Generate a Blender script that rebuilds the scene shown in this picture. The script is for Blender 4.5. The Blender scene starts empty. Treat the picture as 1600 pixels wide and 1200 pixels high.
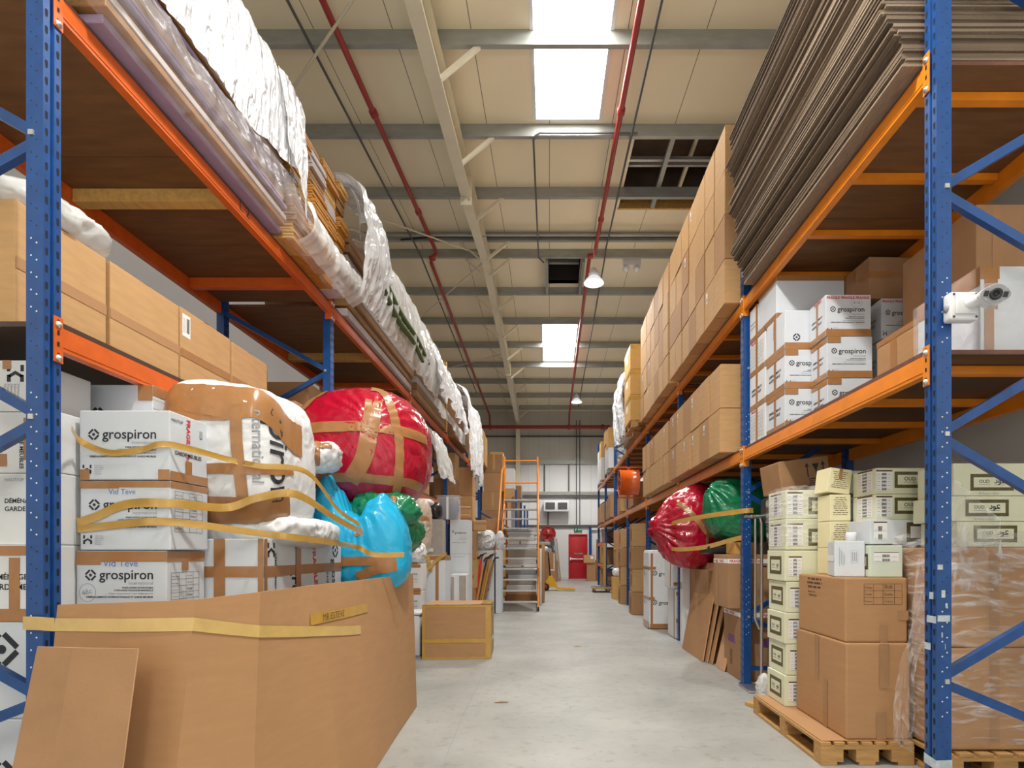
import bpy, bmesh, math, random
from mathutils import Vector, Matrix, noise

random.seed(7)
S = bpy.context.scene
COL = S.collection
PI = math.pi

# ------------------------------------------------------------------ camera
CH = 1.33                       # camera height in metres
FPX, VX, VY = 880.0, 858.0, 862.0   # focal length and vanishing point for a 1600 x 1200 frame
cam_d = bpy.data.cameras.new('camera')
cam_d.sensor_fit = 'HORIZONTAL'
cam_d.sensor_width = 36.0
cam_d.lens = FPX / 1600 * 36.0
cam_d.shift_x = (800 - VX) / 1600
cam_d.shift_y = (VY - 600) / 1600
cam_d.clip_start = 0.05
cam_d.clip_end = 200
cam = bpy.data.objects.new('camera', cam_d)
COL.objects.link(cam)
cam.location = (0, 0, CH)
cam.rotation_euler = (PI / 2, 0, 0)
S.camera = cam

def at(u, v, Y):
    """photo pixel at depth Y -> world point"""
    return Vector(((u - VX) * Y / FPX, Y, CH + (VY - v) * Y / FPX))

# ------------------------------------------------------------------ world, lights, exposure
W = bpy.data.worlds.new('sky'); S.world = W
W.use_nodes = True
bg = W.node_tree.nodes['Background']
bg.inputs[0].default_value = (0.92, 0.96, 1.0, 1)
bg.inputs[1].default_value = 0.75
SKYLIGHT = 26.0                  # daylight through the translucent roof panels
LAMP_W = 300.0                   # each high-bay lamp
S.view_settings.view_transform = 'Standard'
S.view_settings.look = 'None'
S.view_settings.gamma = 1.0
S.view_settings.exposure = -0.22
S.view_settings.use_curve_mapping = False
S.cycles.use_denoising = True
S.cycles.max_bounces = 8
S.cycles.diffuse_bounces = 5
S.cycles.transparent_max_bounces = 12
S.cycles.sample_clamp_indirect = 6.0

def area_light(name, loc, size_x, size_y, power, rot, color=(1, 1, 1)):
    d = bpy.data.lights.new(name, 'AREA'); d.shape = 'RECTANGLE'
    d.size = size_x; d.size_y = size_y; d.energy = power; d.color = color
    o = bpy.data.objects.new(name, d); COL.objects.link(o)
    o.location = loc; o.rotation_euler = rot
    return o
# daylight coming in through the open loading door behind the camera
area_light('dock_daylight', (-0.3, -7.6, 2.6), 7.0, 4.8, 35, (PI / 2, 0, 0), (0.95, 0.98, 1.0))
# fill light added out of view, facing up to brighten the ceiling
area_light('ceiling_fill', (-0.3, -5.2, 0.05), 6.0, 4.5, 1600, (PI + .25, 0, 0), (1.0, 0.97, 0.90))

# ------------------------------------------------------------------ materials
MATS = {}
def nodes_of(m):
    m.use_nodes = True
    nt = m.node_tree
    return nt, nt.nodes['Principled BSDF']

def N(nt, kind, **kw):
    n = nt.nodes.new(kind)
    for k, v in kw.items(): setattr(n, k, v)
    return n

def mat(name, col, rough=0.6, metal=0.0, vary=0.0, scale=8.0, bump=0.0, bscale=60.0, stretch=None, spec=None, emit=None, estr=0.0, col2=None, coat=0.0, detail=4.0):
    """principled material with optional noise mottling and noise bump (object space)"""
    if name in MATS: return MATS[name]
    m = bpy.data.materials.new(name); MATS[name] = m
    nt, b = nodes_of(m)
    b.inputs['Base Color'].default_value = (*col, 1)
    b.inputs['Roughness'].default_value = rough
    b.inputs['Metallic'].default_value = metal
    if coat: b.inputs['Coat Weight'].default_value = coat; b.inputs['Coat Roughness'].default_value = 0.15
    if spec is not None: b.inputs['Specular IOR Level'].default_value = spec
    if emit: b.inputs['Emission Color'].default_value = (*emit, 1); b.inputs['Emission Strength'].default_value = estr
    if vary or bump:
        tc = N(nt, 'ShaderNodeTexCoord'); src = tc.outputs['Object']
        if stretch:
            mp = N(nt, 'ShaderNodeMapping'); mp.inputs['Scale'].default_value = stretch
            nt.links.new(src, mp.inputs[0]); src = mp.outputs[0]
    if vary:
        nz = N(nt, 'ShaderNodeTexNoise'); nz.inputs['Scale'].default_value = scale; nz.inputs['Detail'].default_value = detail
        nt.links.new(src, nz.inputs['Vector'])
        rmp = N(nt, 'ShaderNodeValToRGB')
        c2 = col2 or tuple(c * (1 - vary) for c in col)
        rmp.color_ramp.elements[0].position = 0.3; rmp.color_ramp.elements[0].color = (*c2, 1)
        rmp.color_ramp.elements[1].position = 0.7; rmp.color_ramp.elements[1].color = (*col, 1)
        nt.links.new(nz.outputs['Fac'], rmp.inputs[0]); nt.links.new(rmp.outputs[0], b.inputs['Base Color'])
    if bump:
        nb = N(nt, 'ShaderNodeTexNoise'); nb.inputs['Scale'].default_value = bscale; nb.inputs['Detail'].default_value = 3
        nt.links.new(src, nb.inputs['Vector'])
        bp = N(nt, 'ShaderNodeBump'); bp.inputs['Strength'].default_value = bump; bp.inputs['Distance'].default_value = 0.01
        nt.links.new(nb.outputs['Fac'], bp.inputs['Height']); nt.links.new(bp.outputs[0], b.inputs['Normal'])
    return m

def plastic_mat(name, col, rough=0.28, fold=1.0, scale=5.0, alpha=None, spec=0.6, streak=None, arange=(.45, 1.35)):
    """thin bag plastic or film: creased bump, optional see-through share that follows the creases"""
    if name in MATS: return MATS[name]
    m = bpy.data.materials.new(name); MATS[name] = m
    nt, b = nodes_of(m)
    b.inputs['Base Color'].default_value = (*col, 1)
    b.inputs['Roughness'].default_value = rough
    b.inputs['Specular IOR Level'].default_value = spec
    tc = N(nt, 'ShaderNodeTexCoord')
    src = tc.outputs['Object']
    if streak:
        mp = N(nt, 'ShaderNodeMapping'); mp.inputs['Scale'].default_value = streak; nt.links.new(src, mp.inputs[0]); src = mp.outputs[0]
    nz = N(nt, 'ShaderNodeTexNoise'); nz.noise_type = 'RIDGED_MULTIFRACTAL'
    nz.inputs['Scale'].default_value = scale * .7; nz.inputs['Detail'].default_value = 2.5; nz.inputs['Distortion'].default_value = .8; nz.inputs['Roughness'].default_value = .45
    nt.links.new(src, nz.inputs['Vector'])
    n2 = N(nt, 'ShaderNodeTexNoise'); n2.inputs['Scale'].default_value = scale * 1.1; n2.inputs['Detail'].default_value = 2; n2.inputs['Distortion'].default_value = 1.5
    nt.links.new(src, n2.inputs['Vector'])
    ad = N(nt, 'ShaderNodeMath', operation='MULTIPLY_ADD'); ad.inputs[1].default_value = .55
    nt.links.new(nz.outputs['Fac'], ad.inputs[0]); nt.links.new(n2.outputs['Fac'], ad.inputs[2])
    h = ad.outputs[0]
    bp = N(nt, 'ShaderNodeBump'); bp.inputs['Strength'].default_value = 0.38 * fold; bp.inputs['Distance'].default_value = 0.05
    nt.links.new(h, bp.inputs['Height']); nt.links.new(bp.outputs[0], b.inputs['Normal'])
    if alpha:
        tr = N(nt, 'ShaderNodeBsdfTransparent'); mx = N(nt, 'ShaderNodeMixShader')
        mr = N(nt, 'ShaderNodeMapRange'); mr.inputs['From Min'].default_value = arange[0]; mr.inputs['From Max'].default_value = arange[1]
        mr.inputs['To Min'].default_value = alpha[0]; mr.inputs['To Max'].default_value = alpha[1]
        nt.links.new(h, mr.inputs['Value']); nt.links.new(mr.outputs[0], mx.inputs[0])
        nt.links.new(tr.outputs[0], mx.inputs[1]); nt.links.new(b.outputs[0], mx.inputs[2])
        nt.links.new(mx.outputs[0], nt.nodes['Material Output'].inputs['Surface'])
    return m

M = {}
M['card'] = mat('cardboard', (0.45, 0.245, 0.110), 0.75, vary=0.08, scale=5, bump=0.02, bscale=90, stretch=(1, 1, 6))
M['card2'] = mat('cardboard_light', (0.57, 0.335, 0.145), 0.72, vary=0.12, scale=6, bump=0.05, bscale=90, stretch=(1, 1, 6))
M['card3'] = mat('cardboard_deep', (0.40, 0.22, 0.105), 0.75, vary=0.16, scale=5, bump=0.05, bscale=90)
M['card_in'] = mat('cardboard_inside', (0.62, 0.36, 0.20), 0.8, vary=0.1, scale=7, bump=0.05)
M['card_y'] = mat('cardboard_yellow', (0.66, 0.38, 0.11), 0.7, vary=0.1, scale=6)
M['card_edge'] = mat('cardboard_edges', (0.23, 0.165, 0.11), 0.85, vary=0.45, scale=22, stretch=(6, 0.6, 40), bump=0.3, bscale=40)
M['card_edge2'] = mat('cardboard_edges_pale', (0.33, 0.25, 0.175), 0.85, vary=0.4, scale=22, stretch=(6, 0.6, 40), bump=0.3, bscale=40)
M['card_edge3'] = mat('cardboard_edges_dark', (0.13, 0.09, 0.06), 0.85, vary=0.4, scale=22, stretch=(6, 0.6, 40), bump=0.3, bscale=40)
M['white'] = mat('white_carton', (0.66, 0.70, 0.75), 0.55, vary=0.05, scale=6, bump=0.04, bscale=40)
M['white2'] = mat('white_carton_warm', (0.73, 0.74, 0.745), 0.6, vary=0.06, scale=6, bump=0.04, bscale=40)
M['cream'] = mat('cream_carton', (0.74, 0.755, 0.555), 0.5, vary=0.05, scale=6)
M['cream2'] = mat('cream_carton_yellow', (0.83, 0.76, 0.47), 0.5, vary=0.05, scale=6)
M['mint'] = mat('pale_mint_carton', (0.66, 0.74, 0.62), 0.5, vary=0.04, scale=6)
M['greycard'] = mat('grey_wrapped_carton', (0.42, 0.37, 0.32), 0.6, vary=0.15, scale=9)
M['ink'] = mat('dark_print', (0.022, 0.026, 0.035), 0.6)
M['ink_grey'] = mat('grey_print', (0.30, 0.31, 0.34), 0.6)
M['ink_brown'] = mat('brown_print', (0.10, 0.05, 0.025), 0.7)
M['ink_red'] = mat('red_print', (0.62, 0.02, 0.04), 0.5)
M['ink_blue'] = mat('blue_pen', (0.12, 0.2, 0.5), 0.6)
M['ink_purple'] = mat('purple_print', (0.22, 0.07, 0.33), 0.6)
M['ink_green'] = mat('green_print', (0.02, 0.18, 0.09), 0.6)
M['gold'] = mat('gold_pattern_print', (0.16, 0.13, 0.045), 0.5, vary=0.7, scale=160)
M['paper'] = mat('white_paper_label', (0.85, 0.85, 0.85), 0.5)
M['tape'] = mat('brown_packing_tape', (0.40, 0.185, 0.065), 0.28, vary=0.12, scale=14, bump=0.12, bscale=25, coat=0.3)
M['tape_y'] = mat('yellow_packing_tape', (0.58, 0.34, 0.07), 0.18, vary=0.15, scale=12, bump=0.15, bscale=20, coat=0.4)
M['tape_p'] = mat('pale_yellow_tape', (0.66, 0.45, 0.16), 0.2, vary=0.12, scale=12, bump=0.1, bscale=20, coat=0.4)
M['tape_c'] = mat('clear_tape_remnant', (0.55, 0.63, 0.68), 0.3, vary=0.3, scale=30)
M['blue'] = mat('blue_rack_paint', (0.006, 0.070, 0.27), 0.32, vary=0.25, scale=14, coat=0.25, bump=0.02)
M['orange'] = mat('orange_rack_paint', (0.84, 0.255, 0.012), 0.35, vary=0.16, scale=9, coat=0.2)
M['redor'] = mat('red_orange_rack_tone', (0.70, 0.125, 0.014), 0.36, vary=0.18, scale=9, coat=0.2)  # redder orange used on the left rack's beams and bars
M['hole'] = mat('slot_shadow', (0.006, 0.007, 0.012), 0.9)
M['zinc'] = mat('zinc_bolt', (0.62, 0.62, 0.58), 0.35, 0.8)
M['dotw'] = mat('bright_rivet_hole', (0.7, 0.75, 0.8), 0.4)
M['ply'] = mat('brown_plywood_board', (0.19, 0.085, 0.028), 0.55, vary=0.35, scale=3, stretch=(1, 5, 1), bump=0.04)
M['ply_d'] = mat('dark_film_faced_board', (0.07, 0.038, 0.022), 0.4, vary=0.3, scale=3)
M['ply_e'] = mat('board_edge', (0.17, 0.065, 0.045), 0.6, vary=0.3, scale=20)
M['wood'] = mat('pallet_wood', (0.55, 0.31, 0.11), 0.7, vary=0.3, scale=7, stretch=(1, 6, 6), bump=0.1)
M['wood2'] = mat('pale_wood', (0.62, 0.36, 0.10), 0.65, vary=0.25, scale=7, stretch=(5, 1, 5))
M['wood3'] = mat('orange_wood', (0.58, 0.255, 0.035), 0.5, vary=0.4, scale=9, stretch=(4, 1, 12))
M['wood4'] = mat('dull_brown_wood', (0.36, 0.18, 0.06), 0.6, vary=0.4, scale=9, stretch=(4, 1, 12))
M['panel_lilac'] = mat('lilac_foam', (0.33, 0.25, 0.36), 0.7, vary=0.15, scale=8)
M['panel_grey'] = mat('pale_grey_board', (0.52, 0.46, 0.44), 0.5, vary=0.15, scale=8)
M['steel'] = mat('galvanised_steel', (0.36, 0.37, 0.34), 0.42, 0.3, vary=0.18, scale=12, stretch=(0.3, 1, 1))
M['cream_steel'] = mat('cream_painted_steel', (0.70, 0.64, 0.49), 0.45, vary=0.08, scale=3)
M['grey_steel'] = mat('dark_grey_steel', (0.10, 0.10, 0.10), 0.5, 0.3)
M['redpipe'] = mat('red_pipe_paint', (0.33, 0.022, 0.018), 0.35, vary=0.15, scale=6)
M['reddoor'] = mat('red_door_paint', (0.52, 0.016, 0.026), 0.35, vary=0.12, scale=3)
M['fanor'] = mat('orange_fan_paint', (0.80, 0.13, 0.015), 0.22, coat=0.5)
M['chrome'] = mat('brushed_metal', (0.55, 0.55, 0.55), 0.3, 0.9)
M['alu'] = mat('aluminium_tread', (0.55, 0.55, 0.53), 0.4, 0.6, vary=0.2, scale=30)
M['black'] = mat('black_plastic', (0.015, 0.015, 0.017), 0.4)
M['blackbag'] = plastic_mat('black_bag_plastic', (0.015, 0.015, 0.017), 0.3, 0.8, 6)
M['whitep'] = mat('white_plastic', (0.75, 0.76, 0.78), 0.35)
M['yellow'] = mat('yellow_paint', (0.75, 0.40, 0.01), 0.4)
M['rubber'] = mat('black_rubber', (0.02, 0.02, 0.02), 0.8)
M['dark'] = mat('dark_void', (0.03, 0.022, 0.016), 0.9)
M['greybox'] = mat('grey_plastic', (0.33, 0.34, 0.36), 0.5)
M['bluestuff'] = mat('navy_textile', (0.03, 0.06, 0.15), 0.8, vary=0.4, scale=20)
M['reds'] = plastic_mat('red_bag_plastic', (0.42, 0.005, 0.028), 0.22, 1.0, 4.0)
M['blues'] = plastic_mat('sky_blue_bag_plastic', (0.015, 0.42, 0.72), 0.22, 0.8, 3.5)
M['greens'] = plastic_mat('green_bag_plastic', (0.008, 0.20, 0.085), 0.22, 1.0, 5.0)
M['wrapw'] = plastic_mat('white_wrapping_sheet', (0.74, 0.76, 0.78), 0.35, 0.55, 4.0, spec=0.4)
M['beigew'] = plastic_mat('beige_wrapping', (0.55, 0.45, 0.36), 0.4, 0.6, 5.0, spec=0.4)
M['film'] = plastic_mat('milky_plastic_film', (0.86, 0.88, 0.88), 0.2, 1.0, 5.0, alpha=(0.50, 0.95), streak=(1, .5, .8))
M['film_s'] = plastic_mat('silvery_plastic_film', (0.80, 0.815, 0.85), 0.14, 2.3, 8.0, alpha=(0.80, 1.0), streak=(1, 1.2, .45))
M['film_t'] = plastic_mat('thin_clear_film', (0.85, 0.82, 0.86), 0.16, 1.0, 5.0, alpha=(0.16, 0.50), streak=(1, .6, 1))
M['stretch'] = plastic_mat('stretch_wrap', (0.90, 0.90, 0.92), 0.10, 1.5, 5.0, alpha=(0.05, 0.62), streak=(.8, .8, 3.2), arange=(.48, .95), spec=.9)
M['tail'] = plastic_mat('loose_stretch_wrap', (0.92, 0.92, 0.94), 0.08, 2.2, 9.0, alpha=(0.12, 0.85), streak=(1, 1, .5), arange=(.5, 1.05), spec=1.0)
M['tubp'] = plastic_mat('clear_tub_plastic', (0.86, 0.88, 0.90), 0.15, .2, 2.0, alpha=(0.35, 0.5))

def floor_mat():
    m = mat('sealed_concrete', (0.40, 0.405, 0.385), 0.42, vary=0.28, scale=1.3, detail=8)
    nt, b = nodes_of(m)
    tc = N(nt, 'ShaderNodeTexCoord')
    n2 = N(nt, 'ShaderNodeTexNoise'); n2.inputs['Scale'].default_value = 14; n2.inputs['Detail'].default_value = 6
    nt.links.new(tc.outputs['Object'], n2.inputs['Vector'])
    mr = N(nt, 'ShaderNodeMapRange'); mr.inputs['To Min'].default_value = 0.30; mr.inputs['To Max'].default_value = 0.58
    nt.links.new(n2.outputs['Fac'], mr.inputs['Value']); nt.links.new(mr.outputs[0], b.inputs['Roughness'])
    # small dark scuffs
    src = b.inputs['Base Color'].links[0].from_socket
    n3 = N(nt, 'ShaderNodeTexNoise'); n3.inputs['Scale'].default_value = 9; n3.inputs['Detail'].default_value = 8; n3.inputs['Roughness'].default_value = 0.7
    nt.links.new(tc.outputs['Object'], n3.inputs['Vector'])
    r3 = N(nt, 'ShaderNodeValToRGB'); r3.color_ramp.elements[0].position = 0.30; r3.color_ramp.elements[0].color = (0.72, 0.70, 0.66, 1)
    r3.color_ramp.elements[1].position = 0.46; r3.color_ramp.elements[1].color = (1, 1, 1, 1)
    nt.links.new(n3.outputs['Fac'], r3.inputs[0])
    mx = N(nt, 'ShaderNodeMix', data_type='RGBA', blend_type='MULTIPLY'); mx.inputs[0].default_value = 1
    nt.links.new(src, mx.inputs[6]); nt.links.new(r3.outputs[0], mx.inputs[7]); nt.links.new(mx.outputs[2], b.inputs['Base Color'])
    return m
M['floor'] = floor_mat()

def seam_mat(name, col, axis, pitch, width, seam, rough=0.5, vary=0.06):
    """sheet panels with narrow joints every pitch metres along one axis"""
    m = mat(name, col, rough, vary=vary, scale=1.1, stretch=(1, 0.4, 1))
    nt, b = nodes_of(m)
    src = b.inputs['Base Color'].links[0].from_socket
    tc = N(nt, 'ShaderNodeTexCoord'); sp = N(nt, 'ShaderNodeSeparateXYZ'); nt.links.new(tc.outputs['Object'], sp.inputs[0])
    dv = N(nt, 'ShaderNodeMath', operation='DIVIDE'); dv.inputs[1].default_value = pitch; nt.links.new(sp.outputs[axis], dv.inputs[0])
    fr = N(nt, 'ShaderNodeMath', operation='FRACT'); nt.links.new(dv.outputs[0], fr.inputs[0])
    lt = N(nt, 'ShaderNodeMath', operation='LESS_THAN'); lt.inputs[1].default_value = width / pitch; nt.links.new(fr.outputs[0], lt.inputs[0])
    mx = N(nt, 'ShaderNodeMix', data_type='RGBA'); nt.links.new(lt.outputs[0], mx.inputs[0])
    nt.links.new(src, mx.inputs[6]); mx.inputs[7].default_value = (*seam, 1); nt.links.new(mx.outputs[2], b.inputs['Base Color'])
    return m
M['ceil'] = seam_mat('cream_roof_panels', (0.88, 0.785, 0.57), 'X', 1.0, 0.012, (0.22, 0.19, 0.14))
M['wallw'] = seam_mat('white_wall_cladding', (0.74, 0.75, 0.76), 'X', 1.0, 0.010, (0.4, 0.4, 0.4))
M['wallb'] = seam_mat('beige_wall_cladding', (0.56, 0.54, 0.48), 'X', 0.5, 0.008, (0.33, 0.31, 0.27))
M['wallg'] = mat('grey_white_wall', (0.66, 0.66, 0.66), 0.7, vary=0.08, scale=1.0)

def emit_mat(name, col, s):
    m = bpy.data.materials.new(name); m.use_nodes = True
    nt = m.node_tree; nt.nodes.remove(nt.nodes['Principled BSDF'])
    e = N(nt, 'ShaderNodeEmission'); e.inputs[0].default_value = (*col, 1); e.inputs[1].default_value = s
    nt.links.new(e.outputs[0], nt.nodes['Material Output'].inputs[0])
    return m
M['daylight'] = emit_mat('daylit_translucent_panel', (1.0, 0.99, 0.96), SKYLIGHT)
M['lampglow'] = emit_mat('lamp_glow', (0.93, 0.97, 1.0), 9.0)

# ------------------------------------------------------------------ mesh builder
class MB:
    def __init__(s): s.v = []; s.f = []; s.m = []; s.mats = []; s.sm = []
    def mi(s, mt):
        if mt not in s.mats: s.mats.append(mt)
        return s.mats.index(mt)
    def add(s, vs, fs, mt, smooth=False):
        o = len(s.v); s.v += [tuple(p) for p in vs]; i = s.mi(mt)
        for f in fs: s.f.append(tuple(k + o for k in f)); s.m.append(i); s.sm.append(smooth)
    def box(s, x0, x1, y0, y1, z0, z1, mt, T=None):
        vs = [Vector(p) for p in ((x0, y0, z0), (x1, y0, z0), (x1, y1, z0), (x0, y1, z0), (x0, y0, z1), (x1, y0, z1), (x1, y1, z1), (x0, y1, z1))]
        if T is not None: vs = [T @ p for p in vs]
        s.add(vs, [(0, 3, 2, 1), (4, 5, 6, 7), (0, 1, 5, 4), (1, 2, 6, 5), (2, 3, 7, 6), (3, 0, 4, 7)], mt)
    def rbox(s, x0, x1, y0, y1, z0, z1, mt, r=0.006, T=None, seg=2, smooth=True):
        bm = bmesh.new(); bmesh.ops.create_cube(bm, size=1)
        for v in bm.verts: v.co = Vector(((x0 + x1) / 2 + v.co.x * (x1 - x0), (y0 + y1) / 2 + v.co.y * (y1 - y0), (z0 + z1) / 2 + v.co.z * (z1 - z0)))
        bmesh.ops.bevel(bm, geom=bm.edges[:], offset=r, segments=seg, affect='EDGES', profile=0.5)
        s.bm(bm, mt, T, smooth)
    def bm(s, bm, mt, T=None, smooth=False):
        bm.verts.index_update()
        s.add([(T @ v.co) if T is not None else v.co.copy() for v in bm.verts], [[v.index for v in f.verts] for f in bm.faces], mt, smooth)
        bm.free()
    def tube(s, pts, r, mt, n=10, caps=True, smooth=True):
        pts = [Vector(p) for p in pts]
        rings = []; a = None
        for i, p in enumerate(pts):
            d = (pts[min(i + 1, len(pts) - 1)] - pts[max(i - 1, 0)]).normalized()
            if a is None:
                a = d.orthogonal().normalized()
            else:
                a = (a - d * a.dot(d)); a = a.normalized() if a.length > 1e-6 else d.orthogonal().normalized()
            b = d.cross(a); rr = r[i] if isinstance(r, (list, tuple)) else r
            rings.append([p + (a * math.cos(2 * PI * k / n) + b * math.sin(2 * PI * k / n)) * rr for k in range(n)])
        vs = [q for g in rings for q in g]; fs = []
        for i in range(len(pts) - 1):
            for k in range(n): fs.append((i * n + k, i * n + (k + 1) % n, (i + 1) * n + (k + 1) % n, (i + 1) * n + k))
        s.add(vs, fs, mt, smooth)
        if caps:
            s.add(rings[0], [tuple(reversed(range(n)))], mt); s.add(rings[-1], [tuple(range(n))], mt)
    def bar(s, p0, p1, w, h, mt, up=Vector((0, 0, 1))):
        """rectangular bar, w across and h along up"""
        p0 = Vector(p0); p1 = Vector(p1); d = (p1 - p0).normalized()
        a = d.cross(up); a = a.normalized() if a.length > 1e-5 else Vector((1, 0, 0)); b = a.cross(d).normalized()
        vs = []
        for p in (p0, p1):
            for sa, sb in ((-1, -1), (1, -1), (1, 1), (-1, 1)): vs.append(p + a * sa * w / 2 + b * sb * h / 2)
        s.add(vs, [(0, 3, 2, 1), (4, 5, 6, 7), (0, 1, 5, 4), (1, 2, 6, 5), (2, 3, 7, 6), (3, 0, 4, 7)], mt)
    def prism(s, poly, axis, a0, a1, mt, smooth=False):
        """extrude a 2-D polygon along axis 'X','Y' or 'Z'"""
        def P(u, v, a): return {'X': (a, u, v), 'Y': (u, a, v), 'Z': (u, v, a)}[axis]
        n = len(poly)
        vs = [P(u, v, a0) for u, v in poly] + [P(u, v, a1) for u, v in poly]
        fs = [tuple(range(n)), tuple(range(2 * n - 1, n - 1, -1))]
        for k in range(n): fs.append((k, n + k, n + (k + 1) % n, (k + 1) % n))
        s.add(vs, fs, mt, smooth)
    def lathe(s, prof, c, mt, n=24, axis='Z', smooth=True):
        vs = []; fs = []
        for r, z in prof:
            for k in range(n):
                a = 2 * PI * k / n; x, y = r * math.cos(a), r * math.sin(a)
                q = {'Z': (x, y, z), 'X': (z, x, y), 'Y': (x, z, y)}[axis]
                vs.append((c[0] + q[0], c[1] + q[1], c[2] + q[2]))
        for i in range(len(prof) - 1):
            for k in range(n): fs.append((i * n + k, i * n + (k + 1) % n, (i + 1) * n + (k + 1) % n, (i + 1) * n + k))
        s.add(vs, fs, mt, smooth)
    def grid(s, fn, nu, nv, mt, smooth=True, closed=False):
        vs = [fn(i / nu, j / nv) for i in range(nu + 1) for j in range(nv + 1)]
        fs = [(i * (nv + 1) + j, (i + 1) * (nv + 1) + j, (i + 1) * (nv + 1) + j + 1, i * (nv + 1) + j + 1) for i in range(nu) for j in range(nv)]
        s.add(vs, fs, mt, smooth)
    def build(s, name, parent=None, fix=True):
        me = bpy.data.meshes.new(name)
        me.from_pydata(s.v, [], s.f)
        for mt in s.mats: me.materials.append(M[mt] if isinstance(mt, str) else mt)
        me.polygons.foreach_set('material_index', s.m); me.polygons.foreach_set('use_smooth', s.sm)
        me.update()
        if fix:
            b = bmesh.new(); b.from_mesh(me); bmesh.ops.recalc_face_normals(b, faces=b.faces); b.to_mesh(me); b.free()
        o = bpy.data.objects.new(name, me); COL.objects.link(o)
        if parent: o.parent = parent
        return o

def tag(o, label, cat, group=None, kind=None):
    o['label'] = label; o['category'] = cat
    if group: o['group'] = group
    if kind: o['kind'] = kind
    return o
def thing(name, label, cat, loc=(0, 0, 0), rz=0, group=None):
    o = bpy.data.objects.new(name, None); COL.objects.link(o); o.empty_display_size = 0.1
    o.location = loc; o.rotation_euler = (0, 0, rz)
    return tag(o, label, cat, group)
def struct(o): o['kind'] = 'structure'; return o
def recenter(o):
    """move a mesh thing's origin to the centre of its base"""
    me = o.data; xs = [v.co for v in me.vertices]
    c = Vector(((min(p.x for p in xs) + max(p.x for p in xs)) / 2, (min(p.y for p in xs) + max(p.y for p in xs)) / 2, min(p.z for p in xs)))
    me.transform(Matrix.Translation(-c)); o.location = c
    return o

# ------------------------------------------------------------------ lettering and print
_TXT = {}
def text2d(s, bold=0.0):
    key = (s, bold)
    if key in _TXT: return _TXT[key]
    cu = bpy.data.curves.new('t', 'FONT'); cu.body = s; cu.size = 1.0; cu.offset = bold; cu.fill_mode = 'FRONT'; cu.resolution_u = 3
    o = bpy.data.objects.new('t', cu); COL.objects.link(o)
    bpy.context.view_layer.update()
    me = o.evaluated_get(bpy.context.evaluated_depsgraph_get()).to_mesh()
    vs = [(v.co.x, v.co.y) for v in me.vertices]; fs = [tuple(p.vertices) for p in me.polygons]
    x0 = min((v[0] for v in vs), default=0); x1 = max((v[0] for v in vs), default=1)
    o.evaluated_get(bpy.context.evaluated_depsgraph_get()).to_mesh_clear()
    COL.objects.unlink(o); bpy.data.objects.remove(o); bpy.data.curves.remove(cu)
    _TXT[key] = ([(a - x0, b) for a, b in vs], fs, x1 - x0)
    return _TXT[key]

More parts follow.
